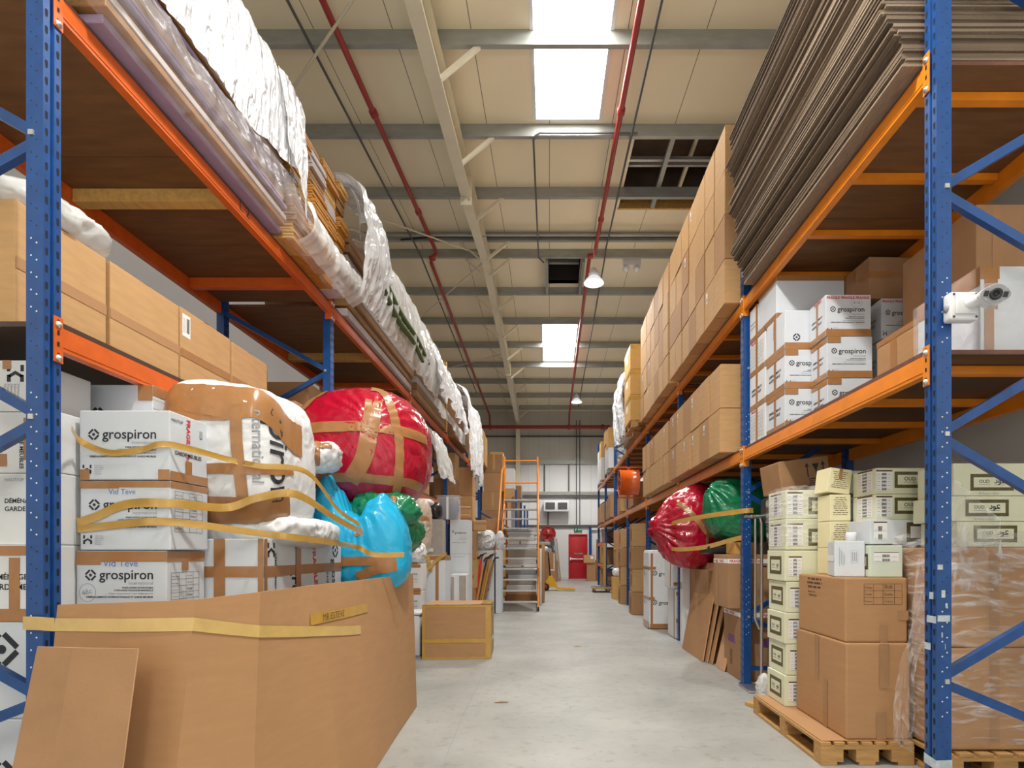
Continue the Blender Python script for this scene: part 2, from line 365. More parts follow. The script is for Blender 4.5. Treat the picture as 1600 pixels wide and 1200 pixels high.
class Face:
    """a flat print area: origin, u axis, v axis, normal"""
    def __init__(s, mb, o, u, v, n, w, h): s.mb = mb; s.o = Vector(o); s.u = Vector(u); s.v = Vector(v); s.n = Vector(n); s.w = w; s.h = h
    def P(s, a, b, e): return s.o + s.u * a + s.v * b + s.n * e
    def poly(s, pts, mt, e=0.0012): s.mb.add([s.P(a, b, e) for a, b in pts], [tuple(range(len(pts)))], mt)
    def rect(s, u0, v0, u1, v1, mt, e=0.0012): s.poly([(u0, v0), (u1, v0), (u1, v1), (u0, v1)], mt, e)
    def line(s, p, q, t, mt, e=0.0014):
        d = Vector((q[0] - p[0], q[1] - p[1])); L = d.length or 1; nx, ny = -d.y / L * t / 2, d.x / L * t / 2
        s.poly([(p[0] + nx, p[1] + ny), (p[0] - nx, p[1] - ny), (q[0] - nx, q[1] - ny), (q[0] + nx, q[1] + ny)], mt, e)
    def pline(s, pts, t, mt, e=0.0014):
        for a, b in zip(pts, pts[1:]): s.line(a, b, t, mt, e)
    def text(s, txt, u, v, mt, width=None, size=None, rot=0, al='L', bold=0.0, e=0.0016, sy=1.0):
        vs, fs, w = text2d(txt, bold)
        k = width / w if width else size
        off = {'L': 0, 'C': -w / 2, 'R': -w}[al]
        c, n = math.cos(math.radians(rot)), math.sin(math.radians(rot))
        out = []
        for a, b in vs:
            a, b = (a + off) * k, b * k * sy
            out.append(s.P(u + a * c - b * n, v + a * n + b * c, e))
        s.mb.add(out, fs, mt)
    def circ(s, u, v, r, mt, n=20, e=0.0014): s.poly([(u + r * math.cos(2 * PI * k / n), v + r * math.sin(2 * PI * k / n)) for k in range(n)], mt, e)
    def ring(s, u, v, r, t, mt, n=28, sy=1.0):
        p = [(u + r * math.cos(2 * PI * k / n), v + sy * r * math.sin(2 * PI * k / n)) for k in range(n + 1)]; s.pline(p, t, mt)
    def logo(s, u, v, r, mt='ink', rot=0):
        """four bars round a dot, set as a diamond of half-diagonal r"""
        a = r / 1.414 / 1.6 * 1.15; t = a * 0.6
        for k in range(4):
            an = PI / 4 + k * PI / 2 + math.radians(rot)
            c, n = math.cos(an), math.sin(an)
            s.poly([(u + x * c - y * n, v + x * n + y * c) for x, y in ((-a, a), (a, a), (a, a + t), (-a, a + t))], mt)
        s.circ(u, v, a * 0.48, mt)
    def hmark(s, u, v, k, mt='ink'):
        s.rect(u, v, u + .22 * k, v + .42 * k, mt); s.rect(u + .78 * k, v, u + k, v + .42 * k, mt)
        s.rect(u, v + .62 * k, u + .2 * k, v + k, mt); s.rect(u + .8 * k, v + .62 * k, u + k, v + k, mt)
        s.poly([(u, v + .36 * k), (u + .5 * k, v + .66 * k), (u + .5 * k, v + .44 * k), (u + .2 * k, v + .26 * k)], mt)
        s.poly([(u + k, v + .36 * k), (u + .5 * k, v + .66 * k), (u + .5 * k, v + .44 * k), (u + .8 * k, v + .26 * k)], mt)
    def gros(s, top=True, mark=True):
        w, h = s.w, s.h; a = w / .44; b = h / .35; k = min(a, b)
        s.logo(.070 * a, .228 * b, .031 * k)
        s.text('grospiron', .112 * a, .207 * b, 'ink', width=.262 * a, bold=.012)
        s.text('International', .374 * a, .180 * b, 'ink_grey', width=.118 * a, al='R')
        s.text('PARIS-HONG KONG-DUBAI', .374 * a, .160 * b, 'ink', width=.150 * a, al='R', bold=.02)
        s.text('LYON-NICE-TOULOUSE-MARSEILLE', .374 * a, .147 * b, 'ink', width=.19 * a, al='R', bold=.02)
        s.text('Website : www.grospiron.com - email : info@grospiron.com', .374 * a, .132 * b, 'ink', width=.215 * a, al='R')
        s.text('DÉMÉNAGEMENTS INTERNATIONAUX ET GARDE MEUBLES', .374 * a, .113 * b, 'ink', width=.325 * a, al='R', bold=.03)
        if mark:
            s.hmark(.016 * a, .030 * b, .045 * k)
            for i, t in enumerate(('Harmony', 'Relocation', 'Network', 'France', 'Member')): s.text(t, .074 * a, (.068 - .0105 * i) * b, 'ink_grey', size=.011 * k)
    def demen(s, u, v, w, rot=0, fr=True):
        s.text('DÉMÉNAGEMENTS', u, v + w * .16, 'ink', width=w, bold=.02); s.text('GARDE MEUBLES', u, v, 'ink', width=w * .96, bold=.02)
    def fragile_v(s, u, v, L, mt='ink_red'): s.text('FRAGILE', u, v, mt, width=L, rot=-90, bold=.03)
    def table(s, u, v, w, h, rows=6):
        cs = (0, .28, .52, .78, 1.0)
        for c in cs: s.line((u + c * w, v), (u + c * w, v + h), .0016, 'ink')
        for r in range(rows + 1): s.line((u, v + h * r / rows), (u + w, v + h * r / rows), .0016, 'ink')
        A = ('Salon Living', 'Sejour Lounge', 'Cuisine Kitchen', 'Chambre Bedroom', 'Bureau Study', 'Bain Bath'); B = ('Cave Cellar', 'Linge Linen', 'Garage', 'Enfant', '', '')
        for r in range(rows):
            y = v + h * (rows - 1 - r) / rows + h / rows * .35
            s.text(A[r % 6], u + .02 * w, y, 'ink', width=.23 * w)
            if B[r % 6]: s.text(B[r % 6], u + .55 * w, y, 'ink', width=.2 * w)
    def oud(s, u, v, w, h, txt='OUD', two=True):
        """patterned gold frame with the product name in Latin and Arabic letters"""
        s.rect(u, v, u + w, v + h, 'gold', e=.0010)
        b = h * .2
        s.rect(u + b, v + b, u + w - b, v + h - b, 'paper' if not two else 'cream', e=.0013)
        if two:
            s.text(txt, u + w * .2, v + h * .46, 'ink', width=w * .24, bold=.015, e=.0018); s.line((u + w * .19, v + h * .36), (u + w * .45, v + h * .36), h * .02, 'ink_brown', .0018)
            s.aud(u + w * .55, v + h * .46, w * .25); s.line((u + w * .55, v + h * .34), (u + w * .8, v + h * .34), h * .02, 'ink_brown', .0018)
        else:
            s.text('OUD', u + w / 2, v + h * .52, 'ink', width=w * .2, al='C', bold=.02, e=.0018); s.text('SOAP', u + w / 2, v + h * .3, 'ink', width=w * .24, al='C', bold=.02, e=.0018)
    def aud(s, u, v, w, mt='ink'):
        t = w * .09
        s.pline([(u, v + .02 * w), (u + .2 * w, v), (u + .26 * w, v + .08 * w), (u + .2 * w, v + .3 * w)], t, mt, .0018)
        c = (u + .46 * w, v + .1 * w); s.pline([(c[0] + .1 * w * math.cos(a), c[1] + .1 * w * math.sin(a)) for a in [i * PI / 4 for i in range(9)]], t, mt, .0018)
        s.pline([(c[0] + .1 * w, c[1]), (c[0] + .06 * w, c[1] - .22 * w), (c[0] - .14 * w, c[1] - .26 * w)], t, mt, .0018)
        s.pline([(u + .52 * w, v), (u + .98 * w, v + .02 * w), (u + .74 * w, v + .12 * w), (u + .72 * w, v + .28 * w), (u + .86 * w, v + .34 * w), (u + .98 * w, v + .28 * w)], t, mt, .0018)
    def barcode(s, u, v, w, h, mt='ink', seed=1):
        r = random.Random(seed); x = u
        while x < u + w:
            t = w * r.choice((.02, .03, .05)); s.rect(x, v, min(x + t, u + w), v + h, mt, .0018); x += t + w * r.choice((.02, .03, .04))
    def lines(s, u, v, w, n, pitch, mt='ink_brown', seed=1, t=.006):
        """rows of fine print too small to read"""
        r = random.Random(seed)
        for i in range(n):
            k = r.uniform(.55, 1.0); x = u + w * (1 - k) / 2; y = v - pitch * i
            while x < u + w * (1 + k) / 2:
                d = min(r.uniform(.012, .04) * w / .12, u + w * (1 + k) / 2 - x); s.rect(x, y, x + d, y + t, mt, .0014); x += d + .006 * w / .12
    def listlabel(s, u, v, w, h, rows=5, seed=1):
        """printed stock list with a barcode on every row"""
        s.rect(u, v, u + w, v + h, 'paper', .0010); s.rect(u, v + h * .93, u + w, v + h, 'ink_brown', .0014)
        for r in range(rows):
            y = v + h * .9 * r / rows; s.line((u, y), (u + w, y), h * .008, 'ink_grey', .0013)
            s.barcode(u + w * .34, y + h * .03, w * .3, h * .9 / rows * .6, 'ink', seed + r)
            s.line((u + w * .05, y + h * .08), (u + w * .25, y + h * .08), h * .02, 'ink_grey'); s.line((u + w * .72, y + h * .08), (u + w * .92, y + h * .08), h * .02, 'ink_grey')

def faces_of(mb, sx, sy, sz):
    return {'F': Face(mb, (-sx / 2, -sy / 2, 0), (1, 0, 0), (0, 0, 1), (0, -1, 0), sx, sz),
            'R': Face(mb, (sx / 2, -sy / 2, 0), (0, 1, 0), (0, 0, 1), (1, 0, 0), sy, sz),
            'L': Face(mb, (-sx / 2, sy / 2, 0), (0, -1, 0), (0, 0, 1), (-1, 0, 0), sy, sz),
            'T': Face(mb, (-sx / 2, -sy / 2, sz), (1, 0, 0), (0, 1, 0), (0, 0, 1), sx, sy)}

def carton(label, x0, x1, y0, y1, z0, z1, mt='card', deco=None, tapes=(), tmat='tape', rz=0.0, group=None, name='cardboard_box', cat='box', r=0.006, sag=0.004, seed=None):
    """closed carton; deco(faces) prints on it, every entry of tapes is one strip made of (face,u0,v0,u1,v1) pieces"""
    sx, sy, sz = x1 - x0, y1 - y0, z1 - z0
    mb = MB()
    bm = bmesh.new(); bmesh.ops.create_cube(bm, size=1)
    rnd = random.Random(seed if seed is not None else hash((round(x0, 3), round(y0, 3), round(z0, 3))))
    for v in bm.verts:
        v.co = Vector((v.co.x * sx, v.co.y * sy, (v.co.z + .5) * sz))
    bmesh.ops.bevel(bm, geom=bm.edges[:], offset=r, segments=2, affect='EDGES', profile=0.6)
    mb.bm(bm, mt, smooth=False)
    F = faces_of(mb, sx, sy, sz)
    if deco: deco(F)
    loc = ((x0 + x1) / 2, (y0 + y1) / 2, z0)
    if not tapes:
        o = mb.build(name, fix=False); o.location = loc; o.rotation_euler = (0, 0, rz)
        return tag(o, label, cat, group)
    t = thing(name, label, cat, loc, rz, group)
    mb.build('body', t, fix=False)
    for si, strip in enumerate(tapes):
        tb = MB(); TF = faces_of(tb, sx, sy, sz)
        for (f, u0, v0, u1, v1) in strip: TF[f].rect(u0, v0, u1, v1, tmat, e=.0022 + .0007 * si)
        tb.build('tape', t, fix=False)
    return t

def copy_thing(o, loc=None, rz=None, label=None):
    c = o.copy(); COL.objects.link(c)
    if loc is not None: c.location = loc
    if rz is not None: c.rotation_euler = (0, 0, rz)
    if label: c['label'] = label
    for ch in list(o.children):
        k = ch.copy(); COL.objects.link(k); k.parent = c
    return c

def catmull(pts, n=10):
    pts = [Vector(p) for p in pts]; out = []
    for i in range(len(pts) - 1):
        p0 = pts[max(i - 1, 0)]; p1 = pts[i]; p2 = pts[i + 1]; p3 = pts[min(i + 2, len(pts) - 1)]
        for k in range(n):
            t = k / n
            out.append(0.5 * ((2 * p1) + (p2 - p0) * t + (2 * p0 - 5 * p1 + 4 * p2 - p3) * t * t + (3 * p1 - p0 - 3 * p2 + p3) * t ** 3))
    out.append(pts[-1]); return out

def ribbon(mb, pts, w, mt, up=(0, 0, 1), n=8, crumple=0.0, curve=True, thick=0.0015):
    """a strip of tape standing on edge along the points"""
    P = catmull(pts, n) if curve else [Vector(p) for p in pts]
    vs = []; up = Vector(up)
    for i, p in enumerate(P):
        d = (P[min(i + 1, len(P) - 1)] - P[max(i - 1, 0)]).normalized()
        s = up - d * up.dot(d); s.normalize()
        nrm = d.cross(s)
        ww = w[min(i * len(w) // len(P), len(w) - 1)] if isinstance(w, (list, tuple)) else w
        c = crumple * noise.noise(p * 9)
        for a, b in ((-.5, 0), (0, c), (.5, 0)): vs.append(p + s * ww * a + nrm * b)
    fs = []
    for i in range(len(P) - 1):
        for j in range(2): fs.append((i * 3 + j, i * 3 + j + 1, (i + 1) * 3 + j + 1, (i + 1) * 3 + j))
    mb.add(vs, fs, mt, True)

# ------------------------------------------------------------------ soft lumps (bags, wrapped bundles)
class Blob:
    """star-shaped soft body: c centre, r radii, p squareness, bumps [(dir, amount, sharpness)], tie direction with pleats"""
    def __init__(s, c, r, p=2.0, bumps=(), wr=0.05, ws=3.0, seed=0, tie=None, pleats=0, pamp=0.0, floor=None, rot=0.0, topfn=None):
        s.topfn = topfn
        s.c = Vector(c); s.r = Vector(r); s.p = p; s.b = [(Vector(d).normalized(), a, k) for d, a, k in bumps]; s.wr = wr; s.ws = ws
        s.off = Vector((seed * 7.3, seed * 3.1, seed * 5.7)); s.tie = Vector(tie).normalized() if tie else None; s.pl = pleats; s.pa = pamp; s.floor = floor; s.rot = rot
    def at(s, d, lift=0.0):
        d = Vector(d).normalized(); cz, sz = math.cos(-s.rot), math.sin(-s.rot)
        e = Vector((d.x * cz - d.y * sz, d.x * sz + d.y * cz, d.z))
        q = (abs(e.x / s.r.x) ** s.p + abs(e.y / s.r.y) ** s.p + abs(e.z / s.r.z) ** s.p) ** (-1 / s.p)
        k = 1.0
        for bd, a, sh in s.b: k += a * math.exp(sh * (d.dot(bd) - 1))
        n = noise.noise(d * s.ws + s.off) + .5 * noise.noise(d * s.ws * 2.3 + s.off)
        rg = 1 - abs(noise.noise(d * s.ws * 1.6 + s.off * 1.7)) * 2
        k += s.wr * (.7 * n + .6 * rg * abs(rg))
        rg2 = 1 - abs(noise.noise(d * s.ws * 3.7 + s.off * .7)) * 2
        k += s.wr * .22 * rg2 * abs(rg2)
        if s.tie:
            t = d.dot(s.tie); o = s.tie.orthogonal().normalized(); o2 = s.tie.cross(o)
            an = math.atan2(d.dot(o2), d.dot(o))
            k += s.pa * max(0, t) ** 2 * math.sin(an * s.pl + 2.5 * noise.noise(d * 2 + s.off))
        p = s.c + d * (q * k + lift)
        if s.topfn and p.z > s.c.z: p.z = s.c.z + (p.z - s.c.z) * s.topfn((p.x - s.c.x) / s.r.x)
        if s.floor is not None and p.z < s.floor: p.z = s.floor + (p.z - s.floor) * .04
        return p
    def mesh(s, mb, mt, sub=5):
        bm = bmesh.new(); bmesh.ops.create_icosphere(bm, subdivisions=sub, radius=1)
        for v in bm.verts: v.co = s.at(v.co)
        mb.bm(bm, mt, None, True)
    def strip(s, mb, path, w, mt, n=14, lift=0.006):
        """tape over the surface through directions"""
        D = catmull([Vector(d).normalized() for d in path], n); vs = []
        for i, d in enumerate(D):
            t = (D[min(i + 1, len(D) - 1)] - D[max(i - 1, 0)]); d = d.normalized()
            side = d.cross(t).normalized(); rr = (s.at(d) - s.c).length
            for a in (-.5, -.17, .17, .5): vs.append(s.at(d + side * (a * w / rr), lift))
        fs = []
        for i in range(len(D) - 1):
            for j in range(3): fs.append((i * 4 + j, i * 4 + j + 1, (i + 1) * 4 + j + 1, (i + 1) * 4 + j))
        mb.add(vs, fs, mt, True)

def bag(label, blob, mt, strips=(), name='plastic_bag', cat='bag', sub=6, tmat='tape'):
    mb = MB(); blob.mesh(mb, mt, sub)
    if not strips: 
        return tag(recenter(mb.build(name)), label, cat)
    base = Vector((blob.c.x, blob.c.y, blob.c.z - blob.r.z))
    t = thing(name, label, cat, base)
    o = mb.build('body', t); o.data.transform(Matrix.Translation(-base))
    for path, w in strips:
        tb = MB(); blob.strip(tb, path, w, tmat); q = tb.build('tape', t); q.data.transform(Matrix.Translation(-base))
    return t
# ================================================================== building shell
XL, XR, YB, YF = -4.6, 3.6, 27.0, -8.0
def hroof(Y):
    """height of the purlin undersides"""
    return CH + (6.94 - .09 * (12.6 - Y) if Y < 13.0 else 6.99 - .034 * (Y - 13.4))

mb = MB(); mb.box(XL, XR, YF - 4, YB, -.15, 0, 'floor'); floor = struct(mb.build('floor'))
# floor joint
mb = MB()
for pts in ([(-.62, 2.2), (-.70, 4.6), (-.74, 8), (-.78, 14)],):
    for (a, b), (c, d) in zip(pts, pts[1:]): mb.box(0, 1, 0, 1, 0, 1, 'ink_grey', Matrix(((.006, 0, 0, a), (0, 0, 0, 0), (0, 0, 0, 0), (0, 0, 0, 1)))) if False else mb.add([(a - .003, b, .0012), (a + .003, b, .0012), (c + .003, d, .0012), (c - .003, d, .0012)], [(0, 1, 2, 3)], 'ink_grey')
struct(mb.build('trim_0'))

PUR_F = [-7.2, -5.4, -3.6, -1.8, 0.0, 1.8, 3.6, 5.4, 7.2, 9.0, 10.8, 12.6]
PUR_B = [13.4, 15.2, 17.0, 18.8, 20.6, 22.4, 24.2, 26.0]
SKY = [(-.22, .80, -6.6, -3.0), (-.22, .80, 5.25, 8.86), (-.23, .90, 17.1, 20.5)]
PIT = (1.42, 3.2, 9.12, 11.55)           # dark recess of an uncovered roof opening
HATCH = (-.02, .78, 13.6, 15.0)
holes = SKY + [PIT, HATCH]
xs = sorted({XL, XR} | {h[0] for h in holes} | {h[1] for h in holes})
ys = sorted({YF, 13.0, YB} | {h[2] for h in holes} | {h[3] for h in holes})
mb = MB()
for xa, xb in zip(xs, xs[1:]):
    for ya, yb in zip(ys, ys[1:]):
        cx, cy = (xa + xb) / 2, (ya + yb) / 2
        if any(h[0] < cx < h[1] and h[2] < cy < h[3] for h in holes): continue
        za, zb = hroof(ya + 1e-6) + .2, hroof(yb - 1e-6) + .2
        if abs(ya - 13.0) < .01: za = zb + .01
        vs = [(xa, ya, za), (xb, ya, za), (xb, yb, zb), (xa, yb, zb), (xa, ya, za + .1), (xb, ya, za + .1), (xb, yb, zb + .1), (xa, yb, zb + .1)]
        mb.add(vs, [(0, 3, 2, 1), (4, 5, 6, 7), (0, 1, 5, 4), (1, 2, 6, 5), (2, 3, 7, 6), (3, 0, 4, 7)], 'ceil')
struct(mb.build('ceiling'))

def wall(name, x0, x1, y0, y1, z0, z1, mt):
    mb = MB(); mb.box(x0, x1, y0, y1, z0, z1, mt); return struct(mb.build(name))
wall('wall_left', XL - .12, XL, YF, YB, 0, 8.8, 'wallg')
wall('wall_right', XR, XR + .12, YF, YB, 0, 8.8, 'wallg')
mb = MB()
DX0, DX1, DZ = .93, 1.84, 2.17
mb.box(XL, DX0, YB, YB + .12, 0, 5.7, 'wallw'); mb.box(DX1, XR, YB, YB + .12, 0, 5.7, 'wallw'); mb.box(DX0, DX1, YB, YB + .12, DZ, 5.7, 'wallw')
mb.box(XL, XR, YB, YB + .12, 5.7, 8.6, 'wallb')
struct(mb.build('wall_back'))
mb = MB(); mb.box(XL, DX0 - .01, YB - .02, YB - .002, 0, .12, 'wallg'); mb.box(DX1 + .01, XR, YB - .02, YB - .002, 0, .12, 'wallg'); struct(mb.build('baseboard_back'))
# gable wall beside the loading door behind the camera
mb = MB(); mb.box(XL, XR, YF - .12, YF, 6.0, 8.0, 'wallg'); mb.box(XL, -3.9, YF - .12, YF, 0, 6, 'wallg'); mb.box(3.2, XR, YF - .12, YF, 0, 6, 'wallg'); struct(mb.build('wall_front'))

# skylights: curb frame and daylit pane
for i, (a, b, c, d) in enumerate(SKY):
    e = bpy.data.objects.new('window_%d' % (i + 1), None); COL.objects.link(e); struct(e)
    zc, zd = hroof(c) + .2, hroof(d) + .2
    mb = MB(); mb.add([(a, c, zc + .16), (b, c, zc + .16), (b, d, zd + .16), (a, d, zd + .16)], [(0, 1, 2, 3)], 'daylight'); mb.build('pane', e)
    mb = MB()
    for (x0, x1, y0, y1) in ((a - .03, a + .02, c, d), (b - .02, b + .03, c, d), (a, b, c - .03, c + .02), (a, b, d - .02, d + .03)):
        z0, z1 = hroof(y0) + .2, hroof(y1) + .2
        vs = [(x0, y0, z0 - .015), (x1, y0, z0 - .015), (x1, y1, z1 - .015), (x0, y1, z1 - .015), (x0, y0, z0 + .2), (x1, y0, z0 + .2), (x1, y1, z1 + .2), (x0, y1, z1 + .2)]
        mb.add(vs, [(0, 3, 2, 1), (4, 5, 6, 7), (0, 1, 5, 4), (1, 2, 6, 5), (2, 3, 7, 6), (3, 0, 4, 7)], 'wallw')
    mb.build('frame', e)

def recess(name, h, depth, mt):
    a, b, c, d = h; zc, zd = hroof(c) + .21, hroof(d) + .21
    mb = MB()
    V = [(a, c, zc), (b, c, zc), (b, d, zd), (a, d, zd), (a, c, zc + depth), (b, c, zc + depth), (b, d, zd + depth), (a, d, zd + depth)]
    mb.add(V, [(4, 5, 6, 7), (0, 1, 5, 4), (1, 2, 6, 5), (2, 3, 7, 6), (3, 0, 4, 7)], mt)
    return mb, zc, zd
M['pit'] = mat('brown_void_lining', (0.11, 0.075, 0.05), 0.8, vary=0.4, scale=3)
mb, zc, zd = recess('p', PIT, .9, 'pit')
for y, z, w in ((9.55, .55, .10), (10.25, .30, .06), (10.40, .30, .05)):
    mb.box(PIT[0] + .02, PIT[1] - .02, y, y + w, zc + z, zc + z + .06, 'alu')
mb.box(2.05, 2.13, 9.2, 11.4, zc + .12, zc + .2, 'steel'); mb.box(2.6, 2.66, 9.2, 11.4, zc + .5, zc + .58, 'cream_steel')
mb.box(PIT[0] + .01, PIT[1] - .01, 9.9, 10.02, zc + .6, zc + .8, 'wood4'); mb.box(PIT[0] - .02, PIT[1], PIT[3] - .03, PIT[3] + .02, zd - .03, zd + .15, 'wood2')
struct(mb.build('trim_1'))
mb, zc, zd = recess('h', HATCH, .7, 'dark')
mb.box(HATCH[0] + .02, HATCH[1] - .02, 14.4, 14.5, zc + .2, zc + .4, 'steel')
for x in (HATCH[0] - .07, HATCH[1] + .01): mb.box(x, x + .07, 13.45, 15.2, zd - .22, zd - .02, 'steel')
struct(mb.build('trim_2'))

# purlins, each a galvanised Z section across the hall
n = 3
for Y in PUR_F + PUR_B:
    z = hroof(Y); mb = MB()
    mb.prism([(Y - .035, z), (Y + .035, z), (Y + .035, z + .018), (Y - .012, z + .018), (Y - .012, z + .18), (Y + .035, z + .18), (Y + .035, z + .199), (Y - .032, z + .199), (Y - .032, z + .016), (Y - .035, z + .016)], 'X', XL, XR, 'steel')
    struct(mb.build('trim_%d' % n)); n += 1
# cream rafter with bolted splice, apex and fly braces
mb = MB(); RX = -1.47
def rz_(Y): return hroof(Y)
for (ya, yb, da, db) in ((YF, 10.0, .42, .42), (10.0, 13.0, .50, .30), (13.0, 20.2, .30, .36), (20.2, 26.8, .40, .50)):
    za, zb = hroof(ya + .001), hroof(yb - .001)
    for x0, x1, t0, t1 in ((RX - .09, RX + .09, 'b', .016), (RX - .006, RX + .006, 'w', 0), (RX - .09, RX + .09, 't', .016)):
        if t0 == 'b': A = (za - da, za - da + .018, zb - db, zb - db + .018)
        elif t0 == 'w': A = (za - da + .01, za - .01, zb - db + .01, zb - .01)
        else: A = (za - .02, za - .002, zb - .02, zb - .002)
        vs = [(x0, ya, A[0]), (x1, ya, A[0]), (x1, yb, A[2]), (x0, yb, A[2]), (x0, ya, A[1]), (x1, ya, A[1]), (x1, yb, A[3]), (x0, yb, A[3])]
        mb.add(vs, [(0, 3, 2, 1), (4, 5, 6, 7), (0, 1, 5, 4), (1, 2, 6, 5), (2, 3, 7, 6), (3, 0, 4, 7)], 'cream_steel')
for Y, d in ((10.0, .56), (20.2, .45)):
    mb.box(RX - .10, RX + .10, Y - .02, Y + .02, hroof(Y) - d, hroof(Y) - .02, 'cream_steel')
    for x in (-.055, .055):
        for z in (.08, .2): mb.box(RX + x - .014, RX + x + .014, Y - .05, Y + .05, hroof(Y) - d + z, hroof(Y) - d + z + .028, 'zinc')
struct(mb.build('trim_%d' % n)); n += 1
for Y in PUR_F[6:] + PUR_B:
    mb = MB(); z = hroof(Y)
    for sx in (1, -1):
        p0 = Vector((RX + sx * .07, Y + .02, z - .40)); p1 = Vector((RX + sx * .62, Y + .02, z + .06))
        if sx < 0 and Y < 12: continue
        mb.bar(p0, p1, .055 if sx > 0 else .03, .05 if sx > 0 else .03, 'cream_steel', up=Vector((0, 1, 0)))
    struct(mb.build('trim_%d' % n)); n += 1
# column at the back gable
mb = MB(); mb.box(RX - .10, RX + .10, 26.5, 26.9, 0, 7.4, 'cream_steel'); struct(mb.build('trim_%d' % n)); n += 1
# horizontal girts and uprights on the back wall
for z, t in ((6.85, .06), (5.62, .20), (4.12, .16), (3.95, .07), (2.56, .10)):
    mb = MB(); mb.box(XL, XR, YB - .10, YB - .003, z - t / 2, z + t / 2, 'grey_steel' if t < .15 else 'steel'); struct(mb.build('trim_%d' % n)); n += 1
for x, a, b in ((-.22, 4.22, 5.5), (.94, 4.22, 5.5), (-.05, 2.6, 3.3)):
    mb = MB(); mb.box(x - .03, x + .03, YB - .08, YB - .003, a, b, 'grey_steel'); struct(mb.build('trim_%d' % n)); n += 1

# door in the back wall
d = bpy.data.objects.new('door_1', None); COL.objects.link(d); struct(d); d.location = ((DX0 + DX1) / 2, YB, 0)
w = DX1 - DX0
mb = MB(); mb.rbox(-w / 2 + .05, w / 2 - .05, .03, .08, .01, DZ - .05, 'reddoor', r=.004); mb.build('leaf', d)
mb = MB(); mb.box(-w / 2 + .002, -w / 2 + .05, -.03, .1, 0, DZ - .002, 'reddoor'); mb.box(w / 2 - .05, w / 2 - .002, -.03, .1, 0, DZ - .002, 'reddoor'); mb.box(-w / 2 + .05, w / 2 - .05, -.03, .1, DZ - .05, DZ - .002, 'reddoor'); mb.build('frame', d)
mb = MB(); mb.tube([(-w / 2 + .1, -.05, .98), (w / 2 - .1, -.05, .98)], .022, 'chrome'); mb.box(-w / 2 + .07, -w / 2 + .13, -.06, .03, .92, 1.06, 'whitep'); mb.box(w / 2 - .13, w / 2 - .07, -.06, .03, .92, 1.04, 'chrome'); mb.build('push_bar', d)
mb = MB(); mb.box(-.2, .24, .018, .03, 1.20, 1.27, 'ink_green'); Face(mb, (-.2, .018, 1.2), (1, 0, 0), (0, 0, 1), (0, -1, 0), .44, .07).text('PUSH BAR TO OPEN', .22, .02, 'paper', width=.4, al='C'); mb.build('sign', d)
mb = MB(); mb.box(-w / 2 + .1, w / 2 - .1, -.02, .03, .002, .03, 'alu'); mb.build('threshold', d)

# exit sign over the door
mb = MB(); mb.rbox(-.19, .19, -.04, .04, 0, .15, 'ink_green', r=.004)
f = Face(mb, (-.19, -.04, 0), (1, 0, 0), (0, 0, 1), (0, -1, 0), .38, .15); f.text('EXIT', .2, .05, 'paper', width=.17, bold=.03, e=.003); f.poly([(.05, .03), (.09, .03), (.1, .08), (.12, .12), (.08, .12), (.06, .08)], 'paper', .003); f.poly([(.31, .07), (.35, .10), (.31, .13)], 'paper', .003)
o = tag(mb.build('exit_sign'), 'small green exit sign above the red door', 'sign'); o.location = (1.38, YB - .042, 2.30); 

# ------------------------------------------------------------------ services
def pipe(name, label, pts, r, mt, cat='pipe', joints=(), n_=10):
    mb = MB(); mb.tube(pts, r, mt, n=n_)
    for p, d in joints:
        p = Vector(p); d = Vector(d).normalized(); mb.tube([p - d * .07, p - d * .05, p + d * .05, p + d * .07], [r * 1.15, r * 1.45, r * 1.45, r * 1.15], mt, n=n_)
    return tag(mb.build(name), label, cat)
def roofline(x, y0, y1, drop, step=1.8):
    k = max(2, int((y1 - y0) / step)); return [(x, y0 + (y1 - y0) * i / k, hroof(y0 + (y1 - y0) * i / k) - drop) for i in range(k + 1)]
L = roofline(-2.60, 1.0, 12.9, .06); pipe('sprinkler_pipe', 'red sprinkler pipe under the roof left of the cream rafter', L + [(-2.60, 12.95, hroof(12.9) - .12), (-2.72, 13.0, hroof(13) - .22)] + roofline(-2.74, 13.1, 25.9, .28) + [(-2.75, 26.2, 7.2)], .042, 'redpipe', joints=[((-2.6, 8.35, hroof(8.35) - .06), (0, 1, .09)), ((-2.6, 11.2, hroof(11.2) - .06), (0, 1, .09)), ((-2.7, 13.02, hroof(13) - .22), (1, 0, .2))])
L = roofline(1.06, 1.0, 12.9, .06); pipe('sprinkler_pipe', 'red sprinkler pipe under the roof beside the hanging lamps', L + [(1.06, 12.95, hroof(12.9) - .10), (.94, 13.0, hroof(13) - .18)] + roofline(.93, 13.1, 25.9, .22) + [(.93, 26.2, 7.2)], .042, 'redpipe', joints=[((1.06, 8.3, hroof(8.3) - .06), (0, 1, .09)), ((1.06, 11.5, hroof(11.5) - .06), (0, 1, .09)), ((.96, 13.0, hroof(13) - .18), (1, 0, .1))])
pipe('sprinkler_main', 'thick red sprinkler main running across the back wall', [(-3.9, 26.3, 7.15), (2.85, 26.3, 7.15)], .085, 'redpipe', joints=[((.93, 26.3, 7.15), (1, 0, 0)), ((2.5, 26.3, 7.15), (1, 0, 0)), ((-2.75, 26.3, 7.15), (1, 0, 0))])
pipe('sprinkler_pipe', 'short red pipe dropping from the main near the right racks', [(2.75, 26.3, 7.1), (2.75, 26.3, 6.2), (2.4, 26.3, 6.1), (2.4, 26.3, 5.6)], .06, 'redpipe')
